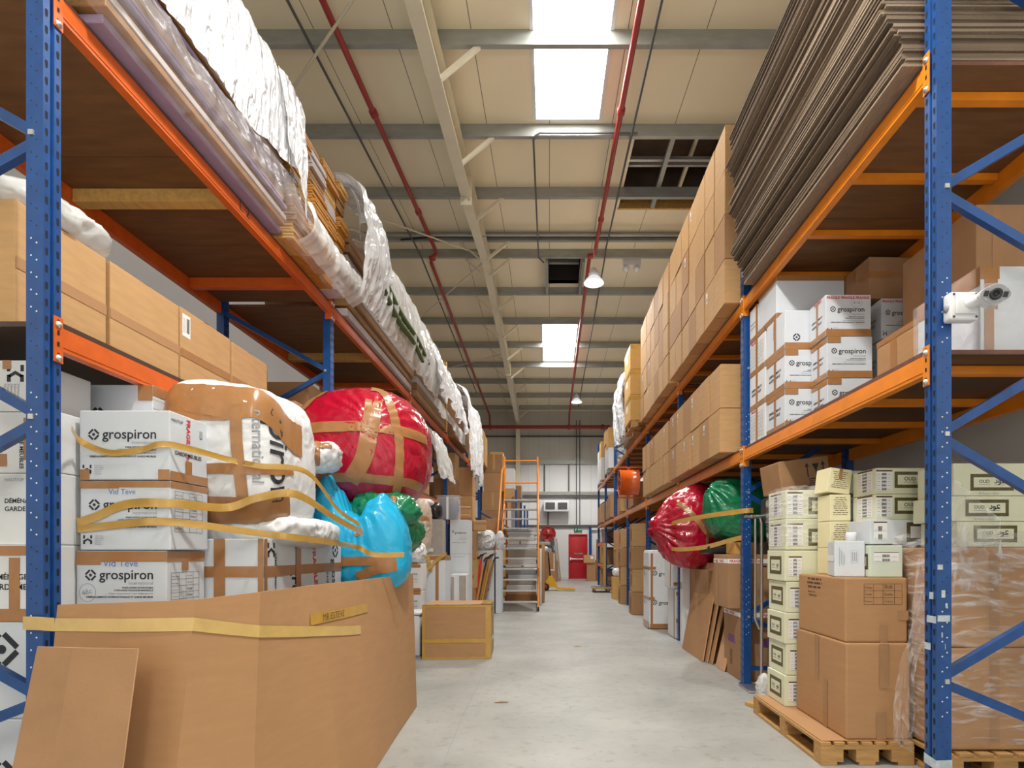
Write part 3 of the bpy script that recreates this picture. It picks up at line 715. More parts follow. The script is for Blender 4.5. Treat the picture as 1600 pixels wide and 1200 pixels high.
pipe('conduit', 'dark thin rod under the roof left of the left red pipe', roofline(-3.02, 1.0, 12.9, .03) + roofline(-3.02, 13.2, 23.5, .03), .018, 'grey_steel', 'rod', n_=6)
pipe('conduit', 'dark thin rod under the roof right of the right red pipe', roofline(1.30, 1.0, 12.9, .03) + roofline(1.32, 13.2, 25.5, .03), .018, 'grey_steel', 'rod', n_=6)
zc9 = hroof(9.0)
pipe('conduit', 'thin bent grey conduit running from the big skylight edge to the roof hatch', [(1.4, 8.93, zc9 + .025), (.9, 8.93, zc9 + .025), (-.15, 8.93, zc9 + .025), (-.22, 8.95, zc9 - .01), (-.25, 9.0, zc9 - .04)] + roofline(-.25, 9.1, 12.8, .05) + [(-.25, 13.3, hroof(13) - .05), (-.12, 13.42, hroof(13) - .12)], .016, 'grey_steel', 'conduit', n_=8)
pipe('conduit', 'pale conduit pipe along the double purlin at the ridge', [(-4.2, 12.3, hroof(12.3) + .0), (3.5, 12.3, hroof(12.3) + .0)], .03, 'steel', 'conduit', n_=8)
pipe('conduit', 'black cable run along the purlin at the roof ridge', [(-3.3, 12.52, hroof(12.52) + .0), (-2.6, 12.52, hroof(12.52) + .07), (-1.6, 12.52, hroof(12.52) + .07), (3.5, 12.52, hroof(12.52) + .07)], .022, 'black', 'cable', n_=8)
for lab, p0, p1 in (('cream bracing rod slanting above the left plastic cover', (-1.5, 5.6), (-4.5, 8.75)), ('thin bracing rod slanting to the rafter splice', (-4.0, 10.7), (-1.55, 13.0)), ('thin bracing rod slanting below the roof ridge on the left', (-4.0, 16.6), (-1.55, 13.3)), ('thin bracing rod slanting over the far left rack', (-4.0, 20.5), (-1.55, 18.9))):
    pipe('bracing_rod', lab, [(p0[0], p0[1], hroof(p0[1]) - .16), (p1[0], p1[1], hroof(p1[1]) - .16)], .018, 'cream_steel', 'rod', n_=6)
for x in (1.30, 1.46): pipe('conduit', 'thin vertical pipe on the back wall %s' % ('left of the pair above the red door' if x < 1.4 else 'right of the pair above the red door'), [(x, YB - .13, 2.62), (x, YB - .13, 7.6)], .022, 'grey_steel', 'pipe', n_=6)

def highbay(x, y, z, label):
    t = thing('pendant_lamp', label, 'lamp', (x, y, z), 0, 'hanging high bay lamps')
    zt = hroof(y) - z
    mb = MB(); mb.tube([(0, 0, .30), (0, 0, zt)], .007, 'whitep', n=6); mb.build('cable', t)
    mb = MB(); mb.lathe([(.0, .34), (.045, .34), (.06, .30), (.10, .24), (.12, .22), (.12, .17), (.08, .15)], (0, 0, 0), 'whitep', 24); mb.build('housing', t)
    mb = MB(); mb.lathe([(.085, .155), (.13, .13), (.19, .07), (.225, .01), (.228, 0), (.215, .012), (.18, .07), (.12, .125)], (0, 0, 0), 'lampglass', 28); mb.build('reflector', t)
    mb = MB(); mb.lathe([(.0, .07), (.10, .075), (.125, .10)], (0, 0, 0), 'lampglow', 24); mb.build('bulb', t)
    d = bpy.data.lights.new('lamp_light', 'SPOT'); d.energy = LAMP_W * 4; d.color = (1, .97, .92); d.spot_size = 2.5; d.spot_blend = .6; d.shadow_soft_size = .18
    o = bpy.data.objects.new('lamp_light', d); COL.objects.link(o); o.parent = t; o.location = (0, 0, -.02)
m = mat('lamp_reflector_glass', (.80, .86, .92), .15); b = m.node_tree.nodes['Principled BSDF']; b.inputs['Emission Color'].default_value = (.85, .93, 1, 1); b.inputs['Emission Strength'].default_value = .7
M['lampglass'] = m
highbay(1.0, 12.6, 7.33, 'nearer hanging white bell lamp below the ridge')
highbay(1.12, 23.0, 7.42, 'farther hanging white bell lamp near the back wall')
highbay(-.1, 2.2, 6.55, 'hanging white bell lamp above the front of the aisle')
# emergency twin spot
t = thing('emergency_light', 'small white twin spot emergency light under the roof', 'lamp', (2.02, 13.75, hroof(13.75)))
mb = MB(); mb.rbox(-.22, .22, -.03, .03, .0, .19, 'whitep', r=.01); mb.build('housing', t)
for x in (-.15, .12):
    mb = MB(); mb.lathe([(0, -.16), (.06, -.14), (.085, -.09), (.07, -.03), (.03, 0.005)], (x, -.02, 0), 'whitep', 16); mb.build('spot', t)
# ac unit, hose reel
t = thing('air_conditioner', 'white twin grille air unit high on the back wall', 'air conditioner', (.34, YB - .15, 3.22))
mb = MB(); mb.rbox(-.60, .60, -.35, .03, 0, .52, 'whitep', r=.02); mb.build('housing', t)
for x in (-.29, .29):
    mb = MB(); mb.box(x - .22, x + .22, -.362, -.352, .10, .42, 'black')
    for k in range(7): mb.box(x - .21, x + .21, -.37, -.355, .13 + k * .04, .14 + k * .04, 'greybox')
    mb.build('grille', t)
t = thing('hose_reel', 'round red fire hose reel on the back wall', 'hose reel', (-.05, YB - .25, 1.80))
mb = MB(); mb.lathe([(.0, -.14), (.10, -.15), (.11, -.11), (.34, -.11), (.36, -.13), (.37, -.08), (.37, .08), (.34, .08), (.0, .08)], (0, 0, .37), 'redpipe', 32, 'Y'); mb.build('reel', t)
mb = MB()
for k in range(6): mb.bar((.11 * math.cos(k), -.125, .37 + .11 * math.sin(k)), (.33 * math.cos(k), -.125, .37 + .33 * math.sin(k)), .02, .05, 'reddoor')
mb.build('spoke', t)
mb = MB(); mb.box(-.06, .06, .08, .24, .2, .54, 'grey_steel'); mb.build('bracket', t)

# ================================================================== pallet racks
SLOT = .075
def upright_mesh(side, zt, w=.09, d=.075, dots=True):
    """open steel post: stepped front with two slot columns; local x=0 is the aisle face, goes away from the aisle by side*d"""
    mb = MB(); s = side
    poly = [(0, 0), (0, .033), (s * .013, .038), (s * .013, .052), (0, .057), (0, .09), (s * d, .09), (s * d, .082), (s * .01, .08), (s * .02, .045), (s * .01, .010), (s * d, .008), (s * d, 0)]
    poly = [(a, b) for a, b in poly]
    mb.prism([(0, 0), (0, .033), (s * .013, .038), (s * .013, .052), (0, .057), (0, .09), (s * d, .09), (s * d, 0)], 'Z', 0, zt, 'blue')
    z = .10
    while z < zt - .05:
        for y, off in ((.0165, .0), (.0735, .012)):
            vs = [(-s * .0012, y + a, z + off + b) for a, b in ((-.007, .010), (-.004, .017), (.004, .017), (.007, .010), (.005, -.014), (0, -.018), (-.005, -.014))]
            mb.add(vs, [tuple(range(7))], 'hole')
        if dots:
            for x, off in ((.028, .03), (.052, .05)):
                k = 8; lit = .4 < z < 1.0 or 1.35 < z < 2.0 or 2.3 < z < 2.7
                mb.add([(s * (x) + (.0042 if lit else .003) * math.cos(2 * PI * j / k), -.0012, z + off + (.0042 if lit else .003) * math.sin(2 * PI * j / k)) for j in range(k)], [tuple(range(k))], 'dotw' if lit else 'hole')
        z += SLOT
    me = mb.build('upright', fix=False)
    return me

def beam_shape(mb, xf, side, y0, y1, zt, mt, h=.11, t=.05):
    """stepped box beam; xf is the aisle side face"""
    s = side
    mb.prism([(xf, zt - h), (xf, zt - .028), (xf + s * .012, zt - .024), (xf + s * .012, zt), (xf + s * t, zt), (xf + s * t, zt - h)], 'Y', y0, y1, mt)
    mb.box(min(xf - s * .003, xf), max(xf - s * .003, xf), y0, y1, zt - h + .018, zt - h + .032, mt)

def connector(parent, xf, side, yp, yb, zt, mt, rear=False, bolts=True):
    """hook plate on the post face at a beam end; yp..yb is its extent along the aisle"""
    s = side; mb = MB(); a, b = sorted((yp, yb)); z0, z1 = zt - .17, zt + .035
    mb.box(min(xf - s * .006, xf - s * .002), max(xf - s * .006, xf - s * .002), a, b, z0, z1, mt)
    ye = yb; mb.box(min(xf - s * .006, xf + s * .052), max(xf - s * .006, xf + s * .052), min(ye, ye + .004 * (1 if yb > yp else -1)), max(ye, ye + .004 * (1 if yb > yp else -1)), z0, z1, mt)
    for k in range(4):
        z = z0 + .03 + k * .05
        mb.add([(xf - s * .0075, (a + b) / 2 + u, z + v) for u, v in ((-.006, -.008), (.006, -.008), (.006, .012), (-.006, .012))], [(0, 1, 2, 3)], 'hole')
    o = mb.build('connector', parent, fix=True)
    if bolts:
        for z in (z0 + .02, z1 - .035):
            q = MB(); q.lathe([(0, .012), (.007, .012), (.007, .006), (.015, .006), (.015, 0)], (0, 0, 0), 'zinc', 10, 'X'); c = q.build('bolt', o)
            c.location = (xf - s * .0065, (a + b) / 2, z); c.rotation_euler = (0, 0, PI if s > 0 else 0)
    return o

def rack(name, label, xf, side, ys, depth, heights, bays, mt_top, mt_mid, zlev, far=6):
    """xf aisle face x; ys far edges of the posts; bays = list of level lists per bay (z of beam tops)"""
    t = thing(name, label, 'storage rack', (0, 0, 0))
    base = {}
    for i, y in enumerate(ys):
        zt = heights[i]; y0 = y - .09
        if zt not in base:
            u = upright_mesh(side, zt); base[zt] = u; u.parent = t; u1 = u
        else:
            u1 = base[zt].copy(); COL.objects.link(u1); u1.parent = t
        u1.location = (xf, y0, 0)
        u2 = base[zt].copy(); COL.objects.link(u2); u2.parent = t; u2.location = (xf + side * (depth - .075), y0, 0)
        mb = MB(); a, b = sorted((xf - side * .015, xf + side * .09)); mb.box(a, b, y0 - .015, y + .015, 0, .006, 'blue'); mb.build('foot_plate', t)
        # bracing in the frame
        xa, xb = xf + side * .04, xf + side * (depth - .04); ym = y - .05
        mb = MB(); mb.bar((xa, ym, .16), (xb, ym, .16), .03, .042, 'blue'); mb.build('brace', t)
        z = .69; up = True
        while z < zt - .25:
            za, zb = z, z + .62
            if zb > zt - .05: break
            p0, p1 = ((xa, ym, za), (xb, ym, zb - .02)) if up else ((xb, ym, za), (xa, ym, zb - .02))
            mb = MB(); mb.bar(p0, p1, .035, .045, 'blue'); mb.build('brace', t)
            z = zb; up = not up
        mb = MB(); mb.bar((xb, ym, .25), (xa, ym, .67), .035, .045, 'blue'); mb.build('brace', t)
        if i < far:
            mb = MB()
            for k in range(6):
                z = .68 + 1.24 * k
                if z < zt: mb.lathe([(0, .007), (.009, .006), (.012, 0)], (xf + side * .05, y0 - .002, z), 'zinc', 10, 'Y') if False else mb.box(xf + side * .05 - .011, xf + side * .05 + .011, y0 - .008, y0, z - .011, z + .011, 'zinc')
            mb.build('brace_bolt', t)
    for i in range(len(ys) - 1):
        ya, yb = ys[i], ys[i + 1] - .09
        for zt in bays[i]:
            mt = mt_top if zt > 3 else mt_mid
            mb = MB(); beam_shape(mb, xf, side, ya + .003, yb - .003, zt, mt); mb.build('beam', t)
            xr = xf + side * depth
            mb = MB(); beam_shape(mb, xr, -side, ya + .003, yb - .003, zt, mt); mb.build('beam', t)
            if i < far:
                connector(t, xf, side, ya - .043, ya + .001, zt, mt, bolts=i < 2); connector(t, xf, side, yb + .043, yb - .001, zt, mt, bolts=i < 2)
    return t

def bars(t, xf, side, depth, spots, zt, mt='orange', w=.05, h=.045):
    for y in spots:
        mb = MB(); a, b = sorted((xf + side * .055, xf + side * (depth - .055))); mb.box(a, b, y - w / 2, y + w / 2, zt - h - .002, zt - .002, mt); mb.build('support_bar', t)

def board(label, x0, x1, y0, y1, z, th=.022, mt='ply', edge='ply_e', group=None):
    mb = MB(); mb.box(x0, x1, y0, y1, 0, th, mt)
    mb.add([(x0 - .0005, y0, 0.001), (x0 - .0005, y1, .001), (x0 - .0005, y1, th - .001), (x0 - .0005, y0, th - .001)], [(0, 1, 2, 3)], edge)
    mb.add([(x1 + .0005, y0, 0.001), (x1 + .0005, y1, .001), (x1 + .0005, y1, th - .001), (x1 + .0005, y0, th - .001)], [(0, 1, 2, 3)], edge)
    mb.add([(x0, y0 - .0005, .001), (x1, y0 - .0005, .001), (x1, y0 - .0005, th - .001), (x0, y0 - .0005, th - .001)], [(0, 1, 2, 3)], edge)
    o = mb.build('shelf_board'); o.location = (0, 0, z + .001); return tag(o, label, 'shelf board', group)

XRF, XLF = 1.94, -2.21
RY = [.11, 2.91, 5.71, 8.51, 11.31, 14.11, 16.91, 19.71, 22.51]
ZM, ZU = 2.35, 3.85
rack_r = rack('pallet_rack', 'long blue and orange pallet rack along the right of the aisle', XRF, 1, RY[1:], 1.10, [5.6] * 8,
              [[ZM, ZU]] * 5 + [[ZM, ZU], [.87, 1.66, ZM, ZU]], 'orange', 'orange', None, far=6)
LY = [2.55, 5.78, 9.01, 12.24, 15.47, 18.70]
rack_l = rack('pallet_rack', 'long blue and orange-red pallet rack along the left of the aisle', XLF, -1, LY, 1.15, [4.4, 4.4, 4.4, 4.4, 4.4, 4.4],
              [[ZM, ZU]] * 5, 'redor', 'redor', None, far=5)
EY = [17.1, 20.0, 22.9, 25.8]
rack_e = rack('pallet_rack', 'farther blue rack end-on behind the orange ladder', -.96, -1, EY, 1.20, [3.2, 3.2, 3.2, 3.2], [[2.0], [2.0], [2.0]], 'orange', 'orange', None, far=0)
for i in range(7):
    ya = RY[i + 1]
    sp = [ya + .20 + k * .66 for k in range(4)]
    bars(rack_r, XRF, 1, 1.10, sp, ZM); bars(rack_r, XRF, 1, 1.10, sp, ZU)
for i in range(3): bars(rack_l, XLF, -1, 1.15, [LY[i] + 1.40], ZU, 'wood2', .09, .09); bars(rack_l, XLF, -1, 1.15, [LY[i] + 2.65], ZU, 'redor', .06, .09)
B = ['nearest', 'second', 'third', 'fourth', 'fifth', 'sixth', 'seventh']
for i in range(5):
    ya, yb = RY[i + 1] + .005, RY[i + 2] - .095
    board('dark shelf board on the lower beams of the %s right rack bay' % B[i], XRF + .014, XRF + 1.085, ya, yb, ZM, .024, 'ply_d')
    for k in range(2):
        y0 = ya + (yb - ya) * k / 2; board('brown shelf board on the upper beams of the %s right bay, %s half' % (B[i], ('near', 'far')[k]), XRF + .016, XRF + 1.085, y0 + .004, y0 + (yb - ya) / 2 - .004, ZU, .02, 'ply')
for i in (5, 6):
    ya, yb = RY[i + 1] + .005, RY[i + 2] - .095
    board('shelf board on the lower beams of the %s right rack bay' % B[i], XRF + .014, XRF + 1.085, ya, yb, ZM, .024, 'ply')
    board('shelf board on the upper beams of the %s right rack bay' % B[i], XRF + .014, XRF + 1.085, ya, yb, ZU, .024, 'ply')
for i in range(5):
    ya, yb = LY[i] + .005, LY[i + 1] - .095
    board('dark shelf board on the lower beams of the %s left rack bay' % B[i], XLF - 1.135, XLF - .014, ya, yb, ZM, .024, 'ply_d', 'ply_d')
    for k in range(3):
        y0 = ya + (yb - ya) * k / 3; board('brown board on the upper beams of the %s left bay, %s of three' % (B[i], ('nearest', 'middle', 'farthest')[k]), XLF - 1.135, XLF - .016, y0 + .003, y0 + (yb - ya) / 3 - .003, ZU, .02, 'ply')
for i in range(3):
    ya, yb = EY[i] + .005, EY[i + 1] - .095
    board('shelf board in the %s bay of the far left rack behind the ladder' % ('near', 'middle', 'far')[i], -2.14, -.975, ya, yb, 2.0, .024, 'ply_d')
ya, yb = RY[7] + .005, RY[8] - .095
board('low shelf board in the far right bay near the floor', XRF + .014, XRF + 1.085, ya, yb, .87, .024, 'ply'); board('second low shelf board in the far right bay', XRF + .014, XRF + 1.085, ya, yb, 1.66, .024, 'ply')
# markings on the racks
mb = MB(); f = Face(mb, (XLF, 4.0, ZU - .10), (0, -1, 0), (0, 0, 1), (1, 0, 0), .3, .1); 
f = Face(mb, (XLF + .001, 4.02, ZU - .09), (0, 1, 0), (0, 0, 1), (1, 0, 0), .3, .1); f.text('L 2', 0, .012, 'ink', width=.13); mb.build('marking', rack_l)
for k, (z, a) in enumerate(((1.24, .5), (1.10, .9), (1.05, .4), (.98, .7), (.90, .5), (.84, .6))):
    mb = MB(); mb.box(XRF + .004 + .02 * (k % 3), XRF + .03 + .012 * (k % 4), RY[1] - .0925, RY[1] - .0905, z, z + .03 * a + .01, 'tape_c'); mb.build('tape_remnant', rack_r)
    if k % 2: mb = MB(); mb.box(XRF - .0025, XRF - .001, RY[1] - .088 + .02 * (k % 3), RY[1] - .05 + .01 * k, z - .01, z + .025, 'tape_c'); mb.build('tape_remnant', rack_r)
mb = MB(); mb.add([(XRF - .003, RY[1] + .001, .295), (XRF - .003, RY[1] + .001, .245), (XRF - .003, RY[1] - .093, .235), (XRF - .003, RY[1] - .093, .285), (XRF + .077, RY[1] - .093, .238), (XRF + .077, RY[1] - .093, .288)], [(0, 1, 2, 3), (3, 2, 4, 5)], 'tape_c'); mb.build('tape_band', rack_r)
# ================================================================== left side
ZB = ZM + .026      # top of the lower shelf boards
ZT = ZU + .022      # top of the upper shelf boards

def wraptext(mb, bl, txt, d, u, size, mt, al='C', bold=.01, lift=.004, sub=True):
    """print on a soft body round direction d, running along u"""
    d = Vector(d).normalized(); u = Vector(u); u = (u - d * u.dot(d)).normalized(); v = d.cross(u)
    vs, fs, w = text2d(txt, bold); R = (bl.at(d) - bl.c).length
    bm = bmesh.new(); V = [bm.verts.new((a - {'C': w / 2, 'L': 0, 'R': w}[al], b - .3, 0)) for a, b in vs]
    for f in fs:
        try: bm.faces.new([V[i] for i in f])
        except ValueError: pass
    bmesh.ops.triangulate(bm, faces=bm.faces[:])
    bmesh.ops.subdivide_edges(bm, edges=[e for e in bm.edges if e.calc_length() > .3], cuts=2, use_grid_fill=False)
    bmesh.ops.triangulate(bm, faces=bm.faces[:])
    for q in bm.verts:
        q.co = bl.at(d + u * (q.co.x * size / R) + v * (q.co.y * size / R), lift)
    mb.bm(bm, mt)

def plain_poly_on(mb, bl, pts, d, u, mt, lift=.004):
    d = Vector(d).normalized(); u = Vector(u); u = (u - d * u.dot(d)).normalized(); v = d.cross(u); R = (bl.at(d) - bl.c).length
    mb.add([bl.at(d + u * (a / R) + v * (b / R), lift) for a, b in pts], [tuple(range(len(pts)))], mt)

# ---- stack of three white removal cartons at the front
W3 = [('topmost', 'red FRAGILE on its side'), ('middle', 'form printed on its side'), ('third', 'blue handwriting above the logo')]
def deco_top(F):
    F['F'].gros(); f = F['R']
    f.text('HAUT/UP', .01, .29, 'ink', width=.085, bold=.01); f.text('FRAGILE', .125, .32, 'ink_red', width=.15, rot=-90, bold=.03)
    f.demen(.035, .13, .22); f.text('FRA', .125, .145, 'ink_red', width=.05, rot=-90, bold=.03); f.pline([(.235, .285), (.235, .245), (.25, .245), (.25, .285)], .004, 'ink')
def deco_mid(F):
    F['F'].gros(); F['F'].text('Vid Teve', .14, .272, 'ink_blue', width=.13); F['R'].table(.03, .09, .22, .20, 6)
def deco_low(F):
    F['F'].gros(); F['F'].text('Vid Teve', .13, .262, 'ink_blue', width=.17); F['F'].ring(.055, .135, .04, .0025, 'ink_grey', sy=1.1); F['F'].text('48c', .03, .12, 'ink_grey', width=.05, rot=15); F['R'].table(.03, .03, .22, .20, 6)
w_, h_ = .44, .338
T3 = [
    [[('F', .005, .0, .05, .05)], [('F', .385, 0, .44, .05), ('R', 0, 0, .30, .045)], [('R', .115, .045, .165, .11)]],
    [[('F', .19, .305, .44, .336), ('R', 0, .305, .3, .336)], [('F', .0, .30, .19, .336)]],
    [[('F', 0, .285, .44, .336), ('R', 0, .285, .3, .336)], [('F', 0, .27, .12, .285)], [('R', .11, .24, .16, .285)]],
]
WZ = [1.68, 1.338, .996]
for k in range(3):
    carton('white logo carton, %s in the front stack, %s' % W3[k], -2.285 + (.0, .003, -.015)[k], -1.845 + (.0, .003, -.015)[k], 2.74, 3.04, WZ[k], WZ[k] + h_, 'white', (deco_top, deco_mid, deco_low)[k], T3[k], name='moving_carton')
for k in range(3): carton('white carton low behind the cardboard sheet, %s in front stack' % ('fourth', 'fifth', 'lowest')[k], -2.29, -1.86, 2.74, 3.04, .660 - .33 * k + .002, .660 - .33 * k + .331, 'white', None, (), name='moving_carton')
# column just behind, seen between post and stack
def deco_strip(F):
    f = F['F']; f.logo(.42, f.h * .66, .05); f.text('grospiron', .48, f.h * .62, 'ink', width=.14, bold=.012); f.text('DÉMÉNAGEMENTS INTERNATIONAUX', .40, f.h * .3, 'ink', width=.21, bold=.02); f.hmark(.40, f.h * .05, .07)
zs = [0.002, .40, .80, 1.18, 1.56]
zz = [.40, .80, 1.18, 1.56, 1.975]
nm = ['lowest', 'second', 'third', 'fourth', 'highest']
for k in range(4): carton('white carton in the narrow gap right of the near post, %s of its column' % nm[k], -2.78, -2.16, 3.07, 3.42, zs[k] + .001, zz[k] - .001, 'white', deco_strip, [[('F', .3, 0, .46, .05)]] if k in (1, 3) else (), name='moving_carton')
carton('large white carton with brown taped top edge, behind the front stack', -2.52, -2.16, 3.07, 3.55, 1.563, 2.24, 'white', lambda F: (F['F'].logo(.06, .5, .06), [F['R'].line((.0, z), (.48, z - .01), .002, 'ink_grey') for z in (.60, .55, .48, .42, .37, .30)]),
       [[('F', .28, .59, .36, .674), ('R', 0, .62, .48, .674)], [('R', .20, .2, .27, .62)]], name='moving_carton')
# cartons seen through the bracing left of the near post
def deco_big(F): F['F'].logo(.575, .33, .095); F['F'].text('grospiron', .69, .27, 'ink', width=.5)
carton('white carton with large diamond logo at the bottom left behind the bracing', -3.14, -2.44, 2.64, 3.05, .002, .545, 'white', lambda F: F['F'].logo(.575, .27, .088), (), name='moving_carton')
carton('white carton with large diamond logo, second from floor behind the bracing', -3.14, -2.44, 2.64, 3.05, .547, 1.00, 'white', lambda F: F['F'].logo(.575, .325, .088), (), name='moving_carton')
carton('white taped carton reading DEMEN GARDE behind the bracing', -3.1, -2.31, 2.64, 3.0, 1.002, 1.36, 'white2', lambda F: F['F'].demen(.47, .15, .30), [[('F', 0, 0, .79, .06)], [('F', .57, .06, .62, .30)], [('F', .0, .31, .79, .356)]], name='moving_carton')
carton('white carton with grey HAUT UP lettering behind the bracing', -3.1, -2.31, 2.66, 3.0, 1.362, 1.70, 'white2', lambda F: (F['F'].text('HAUT/UP', .53, .30, 'ink_grey', width=.09), F['F'].demen(.53, .16, .24), F['F'].fragile_v(.64, .34, .13)), (), name='moving_carton')
carton('white carton with brown corner tape above the HAUT UP carton', -3.1, -2.31, 2.66, 3.0, 1.702, 1.99, 'white2', lambda F: F['F'].text('GARDE MEUBLES', .60, .22, 'ink', width=.2, rot=-90, bold=.02), [[('F', .46, .03, .54, .09)], [('F', .62, .06, .65, .26)]], name='moving_carton')
carton('white carton with sideways black network mark under the shelf', -2.96, -2.44, 2.66, 3.0, 1.992, 2.235, 'white2', lambda F: (F['F'].hmark(.40, .14, .08), [F['F'].text(t, .385 + .016 * i, .13, 'ink_grey', size=.018, rot=-90) for i, t in enumerate(('Member', 'France', 'Network', 'Relocation', 'Harmony'))]), [[('F', .38, .2, .42, .242)]], name='moving_carton')
carton('white carton cut off by the left picture edge under the shelf', -3.30, -2.98, 2.7, 3.1, 1.992, 2.2, 'white2', lambda F: F['F'].demen(.1, .08, .2), (), name='moving_carton')

# ---- tall wrapped bundle
B1 = Blob((-1.82, 3.40, 1.875), (.315, .36, .425), p=4.6, bumps=(((-.5, -.6, .75), .05, 6), ((.7, -.2, .65), -.10, 4)), wr=.022, ws=2.6, seed=3)
t = bag('tall white wrapped bundle with crumpled brown tape over its top', B1, 'wrapw', [
    ([(-.75, -.72, .62), (-.35, -.85, .62), (.1, -.9, .66), (.5, -.7, .62), (.95, -.3, .45), (1, .2, .4)], .19), ([(-.8, -.55, .62), (-.3, -.75, .55), (.2, -.8, .5)], .10),
    ([(.30, -.85, .62), (.36, -1, .2), (.40, -1, -.2), (.46, -1, -.75)], .06), ([(-.3, -1, -.28), (.2, -1, -.26), (.7, -.8, -.24), (1, -.3, -.2)], .055),
    ([(-.3, -1, -.98), (.1, -1, -.95), (.6, -.9, -.93), (1, -.4, -.8)], .15)], name='wrapped_bundle', cat='bundle', sub=6)
for a_ in (('spiron', (.90, -.66, .0), (0, .0, -1), .21, 'ink'), ('International', (.66, -.95, .10), (0, 0, -1), .085, 'ink_grey')):
    mb = MB(); wraptext(mb, B1, *a_); o = mb.build('print', t); o.data.transform(Matrix.Translation(-t.location))
# crumpled white sheet between bundle and taped box
B2 = Blob((-1.77, 3.58, 1.45), (.33, .46, .10), p=3.5, wr=.06, ws=4, seed=9)
t = bag('crumpled white sheet with cut-off logo squeezed under the wrapped bundle', B2, 'wrapw', (), name='wrapping_sheet', cat='wrapping')
# ---- long taped white box
def deco_long(F):
    f = F['R']; f.text('grospiron', .33, .62, 'ink', width=.50, rot=-90, bold=.012); f.text('DÉMÉNAGEMENTS INTERNATIONAUX', .12, .70, 'ink', width=.50, rot=-90, bold=.02); f.text('LYON-NICE-TOULOUSE', .2, .45, 'ink', width=.3, rot=-90)
    f.hmark(.04, .68, .08); f.text('FRAGILE', .62, .74, 'ink_red', width=.26, rot=-80, bold=.03); f.text('FRAGILE', .70, .48, 'ink_red', width=.26, rot=-85, bold=.03); f.text('FRAGILE', .80, .34, 'ink_red', width=.24, rot=0, bold=.03); f.text('grospiron', .95, .66, 'ink', width=.4, rot=-85, bold=.012); f.logo(1.02, .72, .06); f.text('DÉMÉNAGEMENTS', .85, .6, 'ink', width=.4, rot=-85)
carton('long white box gridded with brown tape beside the blue bag', -1.93, -1.55, 3.06, 4.2, .62, 1.40, 'white', deco_long,
       [[('F', 0, .57, .38, .63), ('R', 0, .57, 1.14, .63)], [('F', 0, .36, .38, .42), ('R', 0, .36, .16, .42)], [('F', .11, 0, .17, .78)], [('F', .35, 0, .38, .78), ('R', 0, 0, .03, .78)], [('R', .38, 0, .45, .78)]], name='taped_box')
carton('hidden white carton carrying the long taped box', -1.95, -1.53, 3.08, 4.15, .002, .615, 'white2', None, (), name='moving_carton')
# ---- small wrapped parcel wedged in front of the red bag
B3 = Blob((-1.74, 4.16, 2.02), (.17, .19, .10), p=3, bumps=(((1, -.2, .5), .25, 8),), wr=.10, ws=4, seed=12)
bag('small white parcel striped with brown tape left of the red bag', B3, 'wrapw', [([(-.9, -.6, .2), (0, -1, .3), (.9, -.6, .35)], .05), ([(-.6, -.8, -.5), (-.55, -.8, .3), (-.5, -.5, .9)], .07), ([(.5, -.9, -.5), (.5, -.9, .2), (.45, -.6, .8)], .04)], name='parcel', cat='parcel', sub=5)
carton('upright white wrapped box squeezed behind the tall bundle', -2.10, -1.75, 4.03, 4.19, 1.402, 1.92, 'wrapw', None, [[('F', 0, .14, .35, .19)]], name='wrapped_bundle', cat='bundle')
# ---- bags
RB = Blob((-1.645, 4.98, 2.20), (.585, .56, .53), p=2.5, bumps=(((-.5, -.6, .8), -.04, 4), ((.75, -.5, -.75), .06, 8), ((.1, -.2, 1), .03, 5)), wr=.016, ws=2.2, seed=21, tie=(.35, -.9, .25), pleats=22, pamp=.012)
bag('huge round red plastic bag bound with brown tape on the left', RB, 'reds', [
    ([(-.9, -.7, .22), (-.4, -1, .20), (.1, -1.05, .22), (.45, -1, .22), (.85, -.7, .18), (1, -.2, .15)], .085), ([(-.8, -.75, -.55), (-.2, -1, -.56), (.35, -1, -.56), (.9, -.7, -.58), (1, -.2, -.6)], .075),
    ([(.42, -.8, .62), (.42, -1, .15), (.33, -1, -.25), (.12, -1, -.62)], .13), ([(.42, -.5, .85), (.66, -.75, .45), (.78, -.8, .05), (.8, -.8, -.45), (.76, -.7, -.8)], .075), ([(-.65, -.7, .12), (-.55, -.65, .45), (-.35, -.5, .8)], .075), ([(.3, .1, 1), (.34, -.3, .95), (.4, -.6, .78)], .10)], sub=6)
GB = Blob((-1.36, 4.68, 1.66), (.27, .22, .14), p=2.2, bumps=(((-.5, -.5, .7), .2, 9), ((.6, -.4, .6), .15, 12)), wr=.16, ws=3.5, seed=5, tie=(0, -.3, 1), pleats=14, pamp=.05)
bag('bright green plastic bag squeezed between the red and blue bags', GB, 'greens', [([(.3, -.9, -.1), (.5, -.7, .5)], .05)], sub=5)
GB2 = Blob((-1.62, 4.85, 1.50), (.5, .32, .22), p=3, wr=.08, ws=4, seed=6)
bag('dark green plastic bag lying under the red bag', GB2, 'greens', (), sub=5)
def blue_top(x):
    P_ = ((-1.1, 1.0), (-.95, 1.25), (-.78, 1.95), (-.62, 2.0), (-.42, 1.55), (-.15, .95), (.08, .85), (.28, 1.25), (.5, 1.45), (.75, 1.3), (1.1, .9))
    for (a, fa), (b, fb) in zip(P_, P_[1:]):
        if x <= b: k = max(0, min(1, (x - a) / (b - a))); k = k * k * (3 - 2 * k); return fa + (fb - fa) * k
    return 1.0
BB = Blob((-1.49, 4.44, 1.32), (.395, .22, .33), p=2.9, bumps=(), wr=.020, ws=2.3, seed=31, tie=(.1, -.5, 1), pleats=18, pamp=.03, topfn=blue_top)
